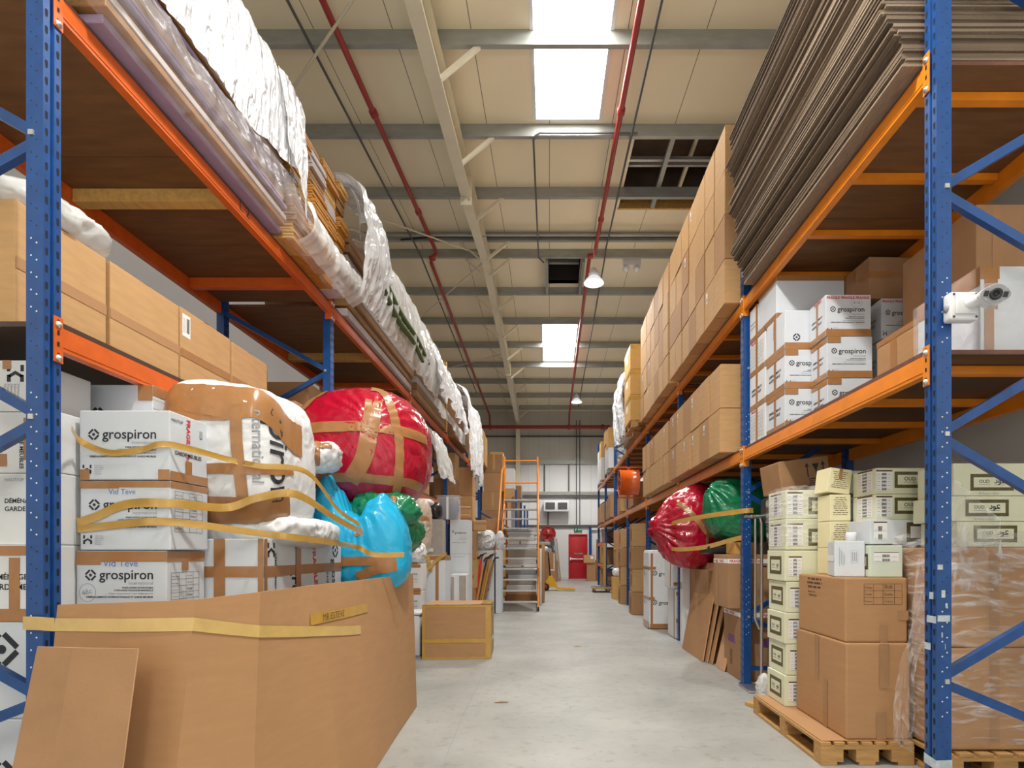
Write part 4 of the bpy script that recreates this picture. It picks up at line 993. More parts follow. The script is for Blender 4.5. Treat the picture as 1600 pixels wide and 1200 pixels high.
bag('bright sky blue plastic bag with a torn peaked top on the left', BB, 'blues', [([(-.6, -1, -.28), (-.1, -1.1, -.30), (.4, -1, -.26), (1, -.5, -.2)], .065), ([(.2, -1, -.85), (.7, -.9, -.55), (1, -.5, -.3)], .06), ([(.18, -.85, .55), (.28, -.8, .68)], .05)], sub=6)
carton('plain carton under the blue bag behind the cardboard sheet', -1.80, -1.26, 4.26, 4.75, .002, 1.03, 'card', None, ())
carton('plain carton under the red bag behind the cardboard sheet', -2.1, -1.40, 4.78, 5.5, .002, 1.28, 'card', None, ())

# ---- big folded cardboard sheet leaning across the front
def sheet(name, label, base, top, th, mt, mt_in='card_in', segs=1, group=None, cat='cardboard', fluted=True):
    """folded sheet following base and top polylines"""
    mb = MB(); nz = 8
    def dense(row):
        row = [Vector(b) for b in row]; out = []
        for a_, b_ in zip(row, row[1:]): out += [a_.lerp(b_, j / 6) for j in range(6)]
        return out + [row[-1]]
    base, top = dense(base), dense(top); P = [base, top]
    outer = []; inner = []
    def off(row, i):
        d = (row[min(i + 1, len(row) - 1)] - row[max(i - 1, 0)]); d.z = 0; d.normalize(); return Vector((-d.y, d.x, 0)) * th
    for side in (0, 1):
        vs = []
        for i in range(len(base)):
            for k in range(nz + 1):
                t_ = k / nz; p = P[0][i].lerp(P[1][i], t_)
                if side: p = p + off(P[0], i)
                vs.append(p)
        fs = [(i * (nz + 1) + k, (i + 1) * (nz + 1) + k, (i + 1) * (nz + 1) + k + 1, i * (nz + 1) + k + 1) for i in range(len(base) - 1) for k in range(nz)]
        mb.add(vs, fs, mt if not side else mt_in); (inner if side else outer).extend(vs)
    m = len(base); a = nz + 1
    for k in (0, nz):
        for i in range(m - 1): mb.add([outer[i * a + k], outer[(i + 1) * a + k], inner[(i + 1) * a + k], inner[i * a + k]], [(0, 1, 2, 3)], 'card_in')
    for i in (0, m - 1):
        for k in range(nz): mb.add([outer[i * a + k], outer[i * a + k + 1], inner[i * a + k + 1], inner[i * a + k]], [(0, 1, 2, 3)], 'card_in')
    o = mb.build(name); tag(o, label, cat, group); return o
base = [(-2.16, 2.36, .004), (-1.80, 2.20, .004), (-1.46, 2.12, .004), (-1.27, 2.40, .004), (-1.10, 3.0, .004), (-1.06, 3.46, .004), (-1.10, 4.1, .004), (-1.135, 4.83, .004)]
topp = [(-2.13, 2.44, 1.10), (-1.80, 2.385, 1.115), (-1.475, 2.35, 1.13), (-1.35, 2.63, 1.142), (-1.30, 3.2, 1.145), (-1.26, 3.6, 1.143), (-1.21, 4.2, 1.142), (-1.165, 4.82, 1.14)]
t = thing('cardboard_sheet', 'big folded cardboard sheet standing across the front left corner', 'cardboard', (-1.4, 3.0, 0))
o = sheet('body', '', base, topp, .006, 'card'); del o['label']; del o['category']; o.parent = t; o.data.transform(Matrix.Translation(-t.location))
def on_sheet(fr, h):
    """point on the outer face at polyline parameter fr and height h"""
    i = min(int(fr), len(base) - 2); k = fr - i
    b = Vector(base[i]).lerp(Vector(base[i + 1]), k); tt = Vector(topp[i]).lerp(Vector(topp[i + 1]), k); p = b.lerp(tt, h / tt.z)
    d = Vector(base[i + 1]) - Vector(base[i]); n_ = Vector((d.y, -d.x, 0)).normalized(); return p + n_ * .004
mb = MB()
def sheet_strip(mb, pts, w, mt):
    vs = []
    for (f, h) in pts: vs += [on_sheet(f, h - w / 2), on_sheet(f, h + w / 2)]
    mb.add(vs, [(2 * i, 2 * i + 2, 2 * i + 3, 2 * i + 1) for i in range(len(pts) - 1)], mt)
sheet_strip(mb, [(0.0, 1.015), (.5, 1.018), (1, 1.02), (1.5, 1.025), (2, 1.03), (2.5, .995), (3, .962), (3.5, .922), (4, .885), (4.5, .857), (5, .835), (5.05, .833)], .055, 'tape_p')
ex = [Vector((-2.285, 2.445, 1.02)), Vector((-2.215, 2.435, 1.02)), on_sheet(0, 1.015)]
vs = []
for p in ex: vs += [p - Vector((0, 0, .029)), p + Vector((0, 0, .029))]
mb.add(vs, [(0, 2, 3, 1), (2, 4, 5, 3)], 'tape_p')
o = mb.build('tape', t); o.data.transform(Matrix.Translation(-t.location))
mb = MB(); sheet_strip(mb, [(3.75, .962), (4.0, .962), (4.5, .958), (5.0, .957), (5.3, .956)], .058, 'tape_y')
o = mb.build('tape', t); o.data.transform(Matrix.Translation(-t.location))
# handwriting on that strip
mb = MB(); p0 = on_sheet(3.92, .945); p1 = on_sheet(4.75, .942); u = (p1 - p0); L_ = u.length; u.normalize(); nn = Vector((u.y, -u.x, 0)).normalized(); f = Face(mb, p0 + nn * .006, u, (Vector((0, 0, 1)) - u * u.z).normalized(), nn, L_, .05)
f.text('MR ESTEVE', L_ * .05, .0, 'ink_brown', width=L_ * .72); o = mb.build('handwriting', t); o.data.transform(Matrix.Translation(-t.location))
# smaller sheet leaning on it
o = sheet('cardboard_sheet', 'smaller darker cardboard sheet leaning on the big folded one', [(-2.04, 2.02, .004), (-1.86, 2.0, .004), (-1.56, 1.96, .004)], [(-2.04, 2.245, .952), (-1.86, 2.20, .955), (-1.585, 2.17, .955)], .006, 'card3')

# ---- big carton in the aisle
carton('large brown carton edged with yellow tape standing in the aisle', -1.585, -.735, 6.97, 7.62, .002, .672, 'card', lambda F: None,
       [[('F', 0, .64, .85, .668), ('T', 0, 0, .85, .05)], [('F', 0, 0, .035, .64)], [('F', .78, 0, .85, .64), ('R', 0, 0, .09, .64)], [('F', .035, .20, .78, .25), ('R', .09, .20, .65, .25)], [('F', .035, 0, .78, .025)], [('T', .72, .05, .85, .65), ('R', .09, .60, .65, .668)]], tmat='tape_y', r=.02, rz=.05)
t = thing('storage_box', 'white plastic box half hidden left of the aisle carton', 'box', (-1.80, 7.35, 0)); mb = MB(); mb.rbox(-.16, .16, -.2, .2, 0, .52, 'whitep', r=.02); mb.build('body', t); mb = MB(); mb.rbox(-.17, .17, -.21, .21, .521, .56, 'whitep', r=.01); mb.build('lid', t)

# ---- lower shelf, left: row of large brown cartons
for k, (y0, y1) in enumerate(((2.585, 3.115), (3.14, 3.72), (3.745, 4.325), (4.35, 4.885))):
    def dz(F, k=k):
        if k == 2: F['R'].rect(.015, .40, .10, .55, 'paper'); F['R'].barcode(.06, .43, .03, .10, 'ink', 4); [F['R'].line((.022, .43 + .01 * j), (.05, .43 + .01 * j), .002, 'ink') for j in range(10)]
    w = y1 - y0
    carton('big brown carton on lower left shelf, %s from near post' % ('first', 'second', 'third', 'fourth')[k], -3.02, -2.45 + .004 * (k % 2), y0, y1, ZB, ZB + (.575, .575, .585, .575)[k], 'card2', dz, [[('R', 0, .26, w, .315)], [('T', 0, w * .45, .57, w * .55)]], tmat='tape' if k > 1 else 'card', name='cardboard_box')
for k, (y0, y1, h, lab) in enumerate(((3.0, 3.5, .62, 'behind second big carton'), (3.55, 4.1, .66, 'behind third big carton'), (4.15, 4.7, .60, 'behind fourth big carton'), (4.93, 5.5, .72, 'beside second frame brace'))):
    carton('brown carton in back row of lower left shelf, %s' % lab, -3.33, -3.05 if k < 3 else -2.75, y0, y1, ZB, ZB + h, 'card3', lambda F: F['R'].rect(.08, .42, .15, .56, 'paper') if True else None)
carton('low brown carton with tape beside the second left post', -2.66, -2.26, 5.02, 5.50, ZB, ZB + .30, 'card', None, [[('F', .17, 0, .22, .30)]])
BF = Blob((-2.72, 2.90, ZB + .575 + .085), (.30, .30, .085), p=3.5, wr=.10, ws=4, seed=40)
bag('clear plastic wrapped pack on top of the nearest big brown carton', BF, 'film', (), name='plastic_pack', cat='pack', sub=5)
for k, (x0, x1, y0, y1, z0, h, lab) in enumerate(((-3.0, -2.32, 7.35, 7.95, 0, .56, 'lower carton of the pair behind the red bag'), (-3.0, -2.30, 7.35, 7.95, .56, .54, 'upper carton of the pair behind the red bag'), (-2.95, -2.3, 8.0, 8.8, 0, .62, 'wide carton beside the third left post'), (-3.2, -2.55, 5.95, 6.7, 0, .75, 'deep carton just behind the second left post'),
        (-3.0, -2.3, 9.2, 9.9, 0, .7, 'first carton of the third left bay'), (-3.0, -2.3, 10.0, 10.8, 0, .62, 'second carton of the third left bay'), (-3.0, -2.3, 9.2, 9.9, .7, .55, 'carton on top in the third left bay'), (-2.55, -2.07, 12.4, 12.95, 0, .57, 'lower carton past the fourth left post'), (-2.55, -2.07, 12.4, 12.95, .57, .56, 'upper carton past the fourth left post'), (-2.9, -2.3, 13.3, 14.1, 0, .6, 'carton in the fourth left bay'))):
    carton('brown %s' % lab.replace('just ', ''), x0, x1, y0, y1, ZB + z0 + .001, ZB + z0 + h, ('card', 'card3', 'card2')[k % 3], lambda F: F['F'].rect(.5 * F['F'].w, .3, .5 * F['F'].w + .07, .42, 'paper'), [[('R', 0, .2, y1 - y0, .26)]] if k % 2 else ())

# ---- left floor stacks farther along the aisle
def gro(F): F['F'].gros(mark=False)
for k in range(3): carton('small white logo carton beside the white cross-taped box, %s of three' % ('lowest', 'middle', 'top')[k], -2.14, -1.83, 8.02, 8.42, .002 + .385 * k, .383 + .385 * k, 'white2', gro, [[('F', 0, .33, .31, .38)], [('F', 0, .0, .31, .04)]], name='moving_carton')
carton('white box tied with a brown tape cross behind the aisle carton', -1.96, -1.59, 8.62, 9.1, .002, 1.27, 'white', lambda F: F['F'].text('grospiron', .0, .03, 'ink', width=.25, bold=.02), [[('F', .22, 0, .27, 1.268)], [('F', 0, .38, .37, .44), ('R', 0, .40, .48, .46)], [('F', .08, 1.2, .37, 1.268), ('R', 0, 1.2, .48, 1.268)]], name='taped_box')
carton('white carton under the grey wrapped one in the left stacks', -2.2, -1.85, 9.75, 10.2, .002, 1.25, 'white2', None, (), name='moving_carton')
carton('grey shrink wrapped carton with pale tape patches in the left stacks', -2.2, -1.86, 9.75, 10.2, 1.252, 1.89, 'greycard', None, [[('F', .02, .52, .14, .57)], [('F', .0, .34, .16, .40)], [('F', .02, .08, .18, .14)]], tmat='paper', name='wrapped_box', rz=.06)
for k, z in enumerate((.002, .66, 1.29)): carton('white logo carton in the tall column by the plastic tub, %s of three' % ('lowest', 'middle', 'top')[k], -1.83, -1.48, 10.4, 10.85, z, (.658, 1.288, 1.92)[k], 'white', gro if k == 2 else (lambda F: F['F'].text('DÉMÉNAGEMENTS', .05, F['F'].h - .06, 'ink_grey', width=.22)), (), name='moving_carton')
carton('white and brown striped carton standing before the white column', -1.74, -1.46, 9.95, 10.35, .002, .93, 'white2', None, [[('F', 0, 0, .05, .88)], [('F', .14, .4, .26, .9)], [('F', .14, 0, .26, .36)]], tmat='greycard', name='moving_carton', rz=.05)
t = thing('storage_tub', 'clear lidded plastic tub of dark blue cloth on the white boxes', 'tub', (-1.86, 10.45, 1.925))
mb = MB(); mb.rbox(-.20, .20, -.15, .15, 0, .41, 'tubp', r=.03); mb.build('body', t); mb = MB(); mb.rbox(-.215, .215, -.165, .165, .412, .435, 'tubp', r=.01); mb.build('lid', t); mb = MB(); mb.box(-.02, .02, -.153, -.1505, .0, .41, 'paper'); mb.build('tape', t)
bb = Blob((-1.86, 10.45, 2.14), (.175, .12, .17), p=3.5, wr=.12, ws=4, seed=2); mb = MB(); bb.mesh(mb, 'bluestuff', 4); tag(recenter(mb.build('folded_cloth')), 'dark blue cloth folded inside the clear plastic tub', 'cloth')
bag('beige wrapped bundle bulging out left of the black plastic', Blob((-2.02, 8.8, 1.72), (.17, .2, .42), p=3, wr=.10, ws=3, seed=14), 'beigew', [([(-.9, -1, .5), (.2, -1, .55), (1, -.5, .5)], .06)], name='wrapped_bundle', cat='bundle', sub=5)
bag('white crumpled sack on the small logo cartons', Blob((-1.98, 8.2, 1.32), (.17, .19, .15), p=2.6, wr=.14, ws=3, seed=15), 'wrapw', [([(-.9, -1, .6), (0, -1, .55), (.9, -.8, .6)], .06)], name='sack', cat='sack', sub=5)
bag('black plastic sheet bundle next to the clear tub', Blob((-2.02, 9.95, 2.04), (.12, .16, .15), p=3, wr=.12, ws=3, seed=16), 'blackbag', (), name='plastic_bundle', cat='bundle', sub=4)
bag('flat white plastic pack under the white drape', Blob((-2.12, 9.3, 2.14), (.2, .2, .06), p=3, wr=.1, ws=3, seed=17), 'wrapw', (), name='plastic_pack', cat='pack', sub=4)
for k in range(3): carton('brown carton in the floor column beyond the clear tub, %s' % ('lowest', 'second', 'third')[k], -1.86 + .02 * (k % 2), -1.50 + .02 * (k % 2), 11.54, 11.94, .002 + .585 * k, .583 + .585 * k, ('card', 'card2')[k % 2], None, [[('F', .1, .2, .3, .26)]], rz=.06 * (k - 1))
for k, (x, y, z, w, hh, rz) in enumerate(((-1.80, 11.65, 1.758, .20, .34, .35), (-1.46, 11.75, 1.758, .17, .22, .2), (-1.76, 11.7, 2.10, .15, .16, .2))): carton('small worn brown carton piled beyond the clear tub, %s' % ('left', 'right', 'upper')[k], x - w / 2 - .05, x + w / 2 + .05, y - .15, y + .15, z, z + hh, 'card2', None, [[('F', 0, hh * .6, w + .1, hh * .8)]], rz=rz, r=.02)
for k in range(5): carton('brown carton in the tall floor stack past the fourth left post, %s' % ('lowest', 'second', 'third', 'fourth', 'topmost')[k], -2.17, -1.76, 12.95, 13.5, .002 + .655 * k, .653 + .655 * k, ('card', 'card2')[k % 2], None, ())
for k, (z0, z1) in enumerate(((.002, .67), (.672, 1.36))): carton('tall plain white box behind the umbrellas, %s' % ('lower', 'upper')[k], -1.66, -1.18, 12.0, 12.5, z0, z1, 'white', lambda F: (F['F'].text('HAUT/UP', .06, .58, 'ink_grey', width=.1), F['F'].rect(.36, .50, .375, .54, 'ink'), F['F'].line((.25, .32), (.40, .32), .004, 'ink_grey')) if True else None, (), name='moving_carton')
bag('white plastic wrapped chair bundle on top of the white boxes', Blob((-1.40, 12.2, 1.58), (.235, .2, .21), p=2.6, wr=.10, ws=3, seed=18), 'film_s', [([(.05, -1, .9), (.02, -1, .1), (.0, -1, -.6)], .05)], name='wrapped_chair', cat='bundle', sub=5, tmat='paper')
t = bpy.data.objects['wrapped_chair']
for k, (x, z, r) in enumerate(((-.10, .27, .085), (.10, .25, .075), (-.07, .12, .06), (.09, .11, .065), (.0, .33, .05))):
    mb = MB(); mb.tube([(x + r * math.cos(a), -.19 + .03 * math.sin(2 * a), z - .21 + r * math.sin(a)) for a in [PI * j / 8 for j in range(17)]], .016, 'whitep', 8); o = mb.build('frame_tube', t); o.location = (0, 0, .21)
bag('small white plastic sack right of the wrapped chair bundle', Blob((-1.07, 12.25, 1.57), (.09, .12, .2), p=2.6, wr=.14, ws=3, seed=19), 'film_s', (), name='plastic_sack', cat='sack', sub=4)
carton('narrow white carton under the white plastic sack', -1.15, -1.02, 12.1, 12.5, .002, 1.37, 'white', None, ())
for k in range(2): carton('brown carton standing behind the wrapped chair bundle, %s' % ('left', 'right')[k], -1.98 + .38 * k, -1.62 + .38 * k, 14.0, 14.5, .002, 2.10 + .05 * k, ('card3', 'card', 'card_y')[k], None, ())
# umbrellas / sticks
rr = random.Random(4)
for k in range(9):
    x0 = -1.66 + .03 * k; p0 = Vector((x0, 11.62 + .02 * (k % 3), .02)); p1 = Vector((x0 + .10 + .02 * k, 11.72 + .05 * (k % 2), 1.12 + .03 * (k % 4)))
    c = ('ink_red', 'wood2', 'wood3', 'ink_red', 'wood2', 'bluestuff', 'wood3', 'wood2', 'wood4')[k]
    mb = MB(); mb.tube([p0, p0.lerp(p1, .06), p0.lerp(p1, .7), p1], [.010, .030, .026, .018], c, 8)
    t = thing('umbrella', ('red closed umbrella at the left of the bundle', 'tan closed umbrella, second in the bundle', 'orange brown umbrella in the middle of the bundle', 'second red umbrella in the bundle', 'tan umbrella right of the second red one', 'closed umbrella with a dark blue handle', 'orange brown umbrella right of the blue handled one', 'tan umbrella near the right of the bundle', 'rightmost brown umbrella of the bundle')[k], 'umbrella', p0)
    o = mb.build('shaft', t); o.data.transform(Matrix.Translation(-p0)); mb = MB(); d = (p1 - p0).normalized(); mb.tube([p1, p1 + d * .06 + Vector((.03, 0, .02)), p1 + d * .09 + Vector((.09, 0, 0))], .018, 'wood4' if k % 2 else 'black', 8); o = mb.build('handle', t); o.data.transform(Matrix.Translation(-p0))

# ---- straps of tape across the front goods
def strap(label, pts, w, mt='tape_y', up=(0, 0, 1), crumple=.008):
    mb = MB(); ribbon(mb, pts, w, mt, up, 8, crumple); return tag(mb.build('tape_strap', fix=False), label, 'tape')
strap('topmost yellow tape strap from the post across the white stack', [(-2.205, 2.60, 1.90), (-2.26, 2.725, 1.86), (-2.13, 2.732, 1.81), (-1.98, 2.732, 1.825), (-1.84, 2.732, 1.85), (-1.70, 3.02, 1.82), (-1.55, 3.02, 1.79), (-1.375, 3.2, 1.78), (-1.35, 3.6, 1.60), (-1.33, 3.95, 1.52)], .03)
strap('middle yellow tape strap sagging across the white stack and bundle', [(-2.29, 2.732, 1.47), (-2.20, 2.732, 1.50), (-2.05, 2.732, 1.56), (-1.84, 2.732, 1.565), (-1.72, 3.0, 1.565), (-1.56, 3.02, 1.62), (-1.37, 3.05, 1.64), (-1.33, 3.5, 1.54), (-1.32, 4.0, 1.46)], .042)
strap('lowest yellow tape strap running to the blue bag', [(-2.29, 2.732, 1.44), (-2.10, 2.732, 1.46), (-1.84, 2.732, 1.475), (-1.56, 3.02, 1.43), (-1.40, 3.06, 1.41), (-1.36, 3.5, 1.39), (-1.35, 3.98, 1.36), (-1.25, 4.01, 1.31), (-1.06, 4.12, 1.31)], .036)
strap('loose yellow tape strap hanging over the cross-taped white box', [(-1.90, 8.3, 1.0), (-1.80, 8.55, 1.10), (-1.74, 8.60, 1.18), (-1.60, 8.58, 1.28), (-1.58, 8.7, 1.29)], .05)
strap('loose end of yellow tape on the cross-taped white box', [(-1.86, 8.58, 1.29), (-1.83, 8.57, 1.15), (-1.80, 8.58, 1.03)], .06, up=(1, 0, 0))

# ================================================================== upper left shelf
XA = -2.06     # aisle side of the goods
# stack of edge-on boards behind the silvery cover
rr = random.Random(11)
z = ZT + .002; k = 0
while z < 4.86:
    h = rr.choice((.022, .026, .034, .045)); y0 = 2.62 + rr.random() * .1; y1 = 4.40 + rr.random() * .12
    mb = MB(); xo = XA - .03 - rr.random() * .07
    mb.rbox(xo - 1.0, xo, y0, y1, z, z + h - .0015, ('panel_lilac', 'wood4', 'panel_grey', 'card3', 'wood4', 'panel_lilac')[k % 6], r=.004, seg=1, smooth=False)
    tag(recenter(mb.build('flat_board')), 'flat board stacked under the silvery cover on the upper left shelf', 'board', 'boards under the silvery cover'); z += h; k += 1
# pile of slats showing in the gap of the cover
rr = random.Random(5); cols = [(4.56, 4.84), (4.85, 5.16), (5.17, 5.45), (5.46, 5.665)]
proto = {}
mats_ = ['wood3', 'wood3', 'wood3', 'wood4', 'wood3', 'panel_grey', 'wood2', 'wood3', 'wood4', 'wood3', 'wood3', 'wood2']
for ci, (y0, y1) in enumerate(cols):
    z = ZT + .002; n_ = 0; shift = 0
    while z < 4.93 - .04 * (ci == 0):
        if n_ % 5 == 0: shift = rr.random() * .10; mt = rr.choice(mats_); h = rr.choice((.020, .024, .030))
        key = (mt, h)
        if key not in proto:
            mb = MB(); mb.rbox(-.45, .45, -.148, .148, 0, h - .0025, mt, r=.003, seg=1, smooth=False); o = mb.build('slat'); proto[key] = o; new = o
        else:
            new = proto[key].copy(); COL.objects.link(new)
        tag(new, 'thin wooden slat in the pile showing through the gap in the plastic', 'slat', 'wooden slats piled on the upper left shelf')
        w = (y1 - y0) / .298; new.scale = (1, w, 1); new.location = (XA + .06 - .45 - shift - rr.random() * .018, (y0 + y1) / 2 + rr.uniform(-.005, .005), z); z += h; n_ += 1

def cover(name, label, path, y0, y1, ny, ns, mt, amp=.05, seed=0, hem=None, sc=1.0, cat='plastic sheet', pend=0.0, ywob=.0):
    """plastic film laid along a cross-section path (x,z) swept from y0 to y1; hem(y) gives the end of the path, 0..1"""
    P = catmull([(a, 0, b) for a, b in path], 12)
    cum = [0]
    for a, b in zip(P, P[1:]): cum.append(cum[-1] + (b - a).length)
    def S_(s):
        s *= cum[-1]
        for i in range(len(cum) - 1):
            if s <= cum[i + 1] + 1e-9:
                k_ = (s - cum[i]) / max(cum[i + 1] - cum[i], 1e-9); d = (P[i + 1] - P[i]).normalized(); return P[i].lerp(P[i + 1], k_), Vector((d.z, 0, -d.x))
        return P[-1], Vector((1, 0, 0))
    off = Vector((seed * 5.1, seed * 2.7, seed * 9.3))
    def fn(u, v):
        y = y0 + (y1 - y0) * u; s = v
        if hem: h = hem(u); s = h[0] + (h[1] - h[0]) * v
        p, nrm = S_(min(max(s, 0), 1)); nrm = -nrm if nrm.x < 0 else nrm
        q = Vector((p.x * 2.2, y * 2.2, p.z * 1.3)) * sc + off
        n1 = noise.noise(q); r1 = 1 - 2 * abs(noise.noise(Vector((q.x * .6, q.y * 2.4, q.z * .5)) + off)); r2 = 1 - 2 * abs(noise.noise(Vector((q.x * 1.5, q.y * 5.5 + q.z, q.z * 1.2)) + off * .3))
        r3 = 1 - 2 * abs(noise.noise(q * 4.3 + off))
        d = amp * (.6 * n1 + .7 * r1 * abs(r1) + .4 * r2 * abs(r2) + .18 * r3)
        return Vector((p.x, y + ywob * n1, p.z)) + nrm * (d + amp * .9)
    mb = MB(); mb.grid(fn, ny, ns, mt); return tag(mb.build(name, fix=False), label, cat)
full = [(-3.1, 4.98), (-2.5, 5.0), (-2.14, 4.97), (-2.04, 4.88), (-2.03, 4.6), (-2.03, 4.25), (-2.05, 3.95)]
nz1 = lambda u, f=3.0, s=0: noise.noise(Vector((u * f, s, 1.3)))
cover('plastic_cover', 'silvery crinkled plastic cover over the boards on the upper left shelf', full, 2.3, 4.58, 150, 70, 'film_s', .032, 3, hem=lambda u: (0, .90 - .10 * max(0, u - .55) / .45 + .03 * nz1(u, 5)))
cover('plastic_film', 'thin mauve tinted film sagging over the beam under the silvery cover', [(-2.04, 4.25), (-2.02, 4.1), (-2.0, 3.98), (-2.04, 3.90), (-2.12, 3.88)], 2.5, 5.55, 120, 30, 'film_t', .025, 6, hem=lambda u: (.12 + .25 * (1 - min(1, u * 1.6)) + .12 * nz1(u, 4), 1))
cover('plastic_cover', 'strip of white plastic over the top of the slat pile', full, 4.45, 5.86, 70, 30, 'film_s', .05, 8, hem=lambda u: (0, .45 + .05 * nz1(u, 6) + .25 * max(0, (u - .86) / .14)))
cover('plastic_cover', 'white plastic flap hanging left of the slat pile', [(-2.04, 4.93), (-2.0, 4.6), (-1.99, 4.3), (-2.0, 3.98)], 4.16, 4.55, 40, 60, 'film_s', .03, 15, hem=lambda u: (0, .55 + .42 * u ** 2))
cover('plastic_cover', 'white plastic gathered right of the slat pile', [(-2.2, 5.02), (-2.02, 4.95), (-1.93, 4.55), (-1.95, 4.2), (-2.02, 3.95)], 5.66, 6.5, 50, 60, 'film_s', .075, 17)
cover('plastic_film', 'crumpled clear film along the foot of the slat pile', [(-1.99, 4.10), (-1.95, 4.02), (-1.95, 3.93), (-2.04, 3.88)], 4.5, 5.8, 60, 20, 'film', .04, 19, hem=lambda u: (.0 + .2 * u, 1))
cover('plastic_cover', 'long milky plastic cover past the slats on the upper left shelf', [(-3.0, 4.86), (-2.4, 4.88), (-2.08, 4.80), (-1.97, 4.55), (-1.95, 4.25), (-2.03, 3.93)], 6.3, 9.6, 150, 60, 'film', .07, 23, hem=lambda u: (0, .98 + .02 * nz1(u, 7)))
cover('plastic_cover', 'folded white plastic draped over the third left beam', [(-2.9, 4.72), (-2.3, 4.72), (-2.02, 4.55), (-1.93, 4.2), (-1.92, 3.85), (-1.93, 3.62)], 9.1, 12.0, 120, 60, 'film_s', .10, 29, hem=lambda u: (0, .80 + .16 * nz1(u, 6) + .04 * u))
cover('plastic_cover', 'thin plastic edge hanging below the third left beam', [(-2.06, 4.0), (-1.99, 3.92), (-1.99, 3.75), (-2.0, 3.6)], 9.4, 12.8, 90, 24, 'film', .05, 33, hem=lambda u: (0, .55 + .2 * nz1(u, 5) + .2 * u))
cover('plastic_cover', 'long white plastic sheet hanging far below the beam at the left', [(-2.8, 4.92), (-2.2, 4.92), (-1.98, 4.75), (-1.90, 4.3), (-1.86, 3.8), (-1.84, 3.3), (-1.86, 2.95)], 12.4, 14.7, 90, 90, 'film_s', .09, 37, hem=lambda u: (0, .93 + .06 * nz1(u, 5) + .05 * u))
cover('plastic_drape', 'white translucent plastic drape hanging above the clear tub', [(-2.35, 3.38), (-2.14, 3.32), (-2.04, 3.05), (-1.96, 2.7), (-1.87, 2.45)], 9.35, 10.9, 60, 60, 'film', .09, 41, hem=lambda u: (0, .86 + .14 * nz1(u, 5)))
# goods under the milky covers
rr = random.Random(8)
for k in range(9):
    mb = MB(); y0 = 6.0 + rr.random() * .3; mb.rbox(-3.05, -2.12 - rr.random() * .06, y0, 8.9, ZT + .002 + .095 * k, ZT + .095 * k + .09, ('panel_grey', 'wood4', 'card3')[k % 3], r=.006, seg=1, smooth=False)
    tag(recenter(mb.build('flat_board')), 'flat board stacked under the long milky cover', 'board', 'boards under the long milky cover')
M['leafg'] = mat('dull_green_textile', (.10, .15, .04), .7, vary=.4, scale=12)
for k, (p0, p1) in enumerate((((-1.85, 5.95, 4.42), (-1.84, 8.6, 4.20)), ((-1.85, 6.05, 4.28), (-1.84, 8.2, 4.10)))):
    mb = MB(); mb.tube(catmull([p0, Vector(p0).lerp(Vector(p1), .35) + Vector((0, 0, -.06)), Vector(p0).lerp(Vector(p1), .7) + Vector((0, 0, .03)), p1], 8), [.05 - .001 * j for j in range(25)], 'leafg', 8); tag(mb.build('green_strap'), ('upper', 'lower')[k] + ' green cloth strap lying along the milky plastic cover', 'strap')
for k in range(6):
    mb = MB(); mb.rbox(-2.9, -2.16, 9.2, 11.8, ZT + .002 + .11 * k, ZT + .11 * k + .108, ('card3', 'wood4', 'panel_grey')[k % 3], r=.006, seg=1, smooth=False); tag(recenter(mb.build('flat_board')), 'flat board under the folded white plastic', 'board', 'boards under the folded white plastic')
mb = MB(); mb.box(-2.25, -2.17, 11.9, 11.98, ZT, 5.35, 'wood2'); tag(recenter(mb.build('timber_post')), 'upright pale timber sticking up between the plastic covers', 'timber')
mb = MB(); mb.rbox(-2.8, -2.1, 12.5, 14.6, ZT + .001, 4.8, 'card3', r=.01); tag(recenter(mb.build('covered_load')), 'bulky load hidden under the long hanging plastic sheet', 'load')
for k, (x0, x1, y0, y1, h) in enumerate(((-2.62, -1.86, 15.75, 16.4, .9), (-2.6, -1.88, 16.5, 17.15, .88), (-2.7, -2.12, 17.25, 18.5, .7))): carton('%s yellowish carton on the upper shelf past the hanging plastic' % ('nearest', 'middle', 'farthest')[k], x0, x1, y0, y1, ZT + .003, ZT + h, 'card_y', None, [[('R', .4, 0, .5, h)]] if k == 0 else ())
bag('pink cloth bundle showing above the folded white plastic', Blob((-2.2, 9.6, 4.78), (.13, .16, .10), p=2.4, wr=.1, seed=44), 'beigew', (), name='cloth_bundle', cat='cloth', sub=4)
# ================================================================== right side
# ---- cardboard blanks stacked on the nearest upper bay
rr = random.Random(17); protos = []
for mt in ('card_edge', 'card_edge2', 'card_edge', 'card_edge3', 'card_edge', 'card_edge2'):
    for h in (.011, .014, .018):
        mb = MB(); mb.box(0, 1.18, 0, 2.42, 0, h - .001, mt)
        protos.append((mb.build('cardboard_blank'), h))
used_p = set(); z = ZT + .002; k = 0; drift = 0
while z < 5.34:
    j = rr.randrange(len(protos)); p, h = protos[j]
    if j in used_p: o = p.copy(); COL.objects.link(o)
    else: o = p; used_p.add(j)
    fz = (z - ZT) / 1.5
    xo = 1.80 - .05 * fz + .06 * max(0, .15 - fz) / .15 + .03 * math.sin(k * .21) + rr.uniform(-.022, .012)
    yo = 2.945 + .10 * max(0, fz - .15) + rr.uniform(0, .022)
    o.location = (xo, yo, z); o.rotation_euler = (0, 0, rr.uniform(-.006, .006)); tag(o, 'flat brown cardboard blank in the tall stack on the near right upper shelf', 'cardboard', 'stacked cardboard blanks'); z += h; k += 1
for j, (p, h) in enumerate(protos):
    if j not in used_p: bpy.data.objects.remove(p)

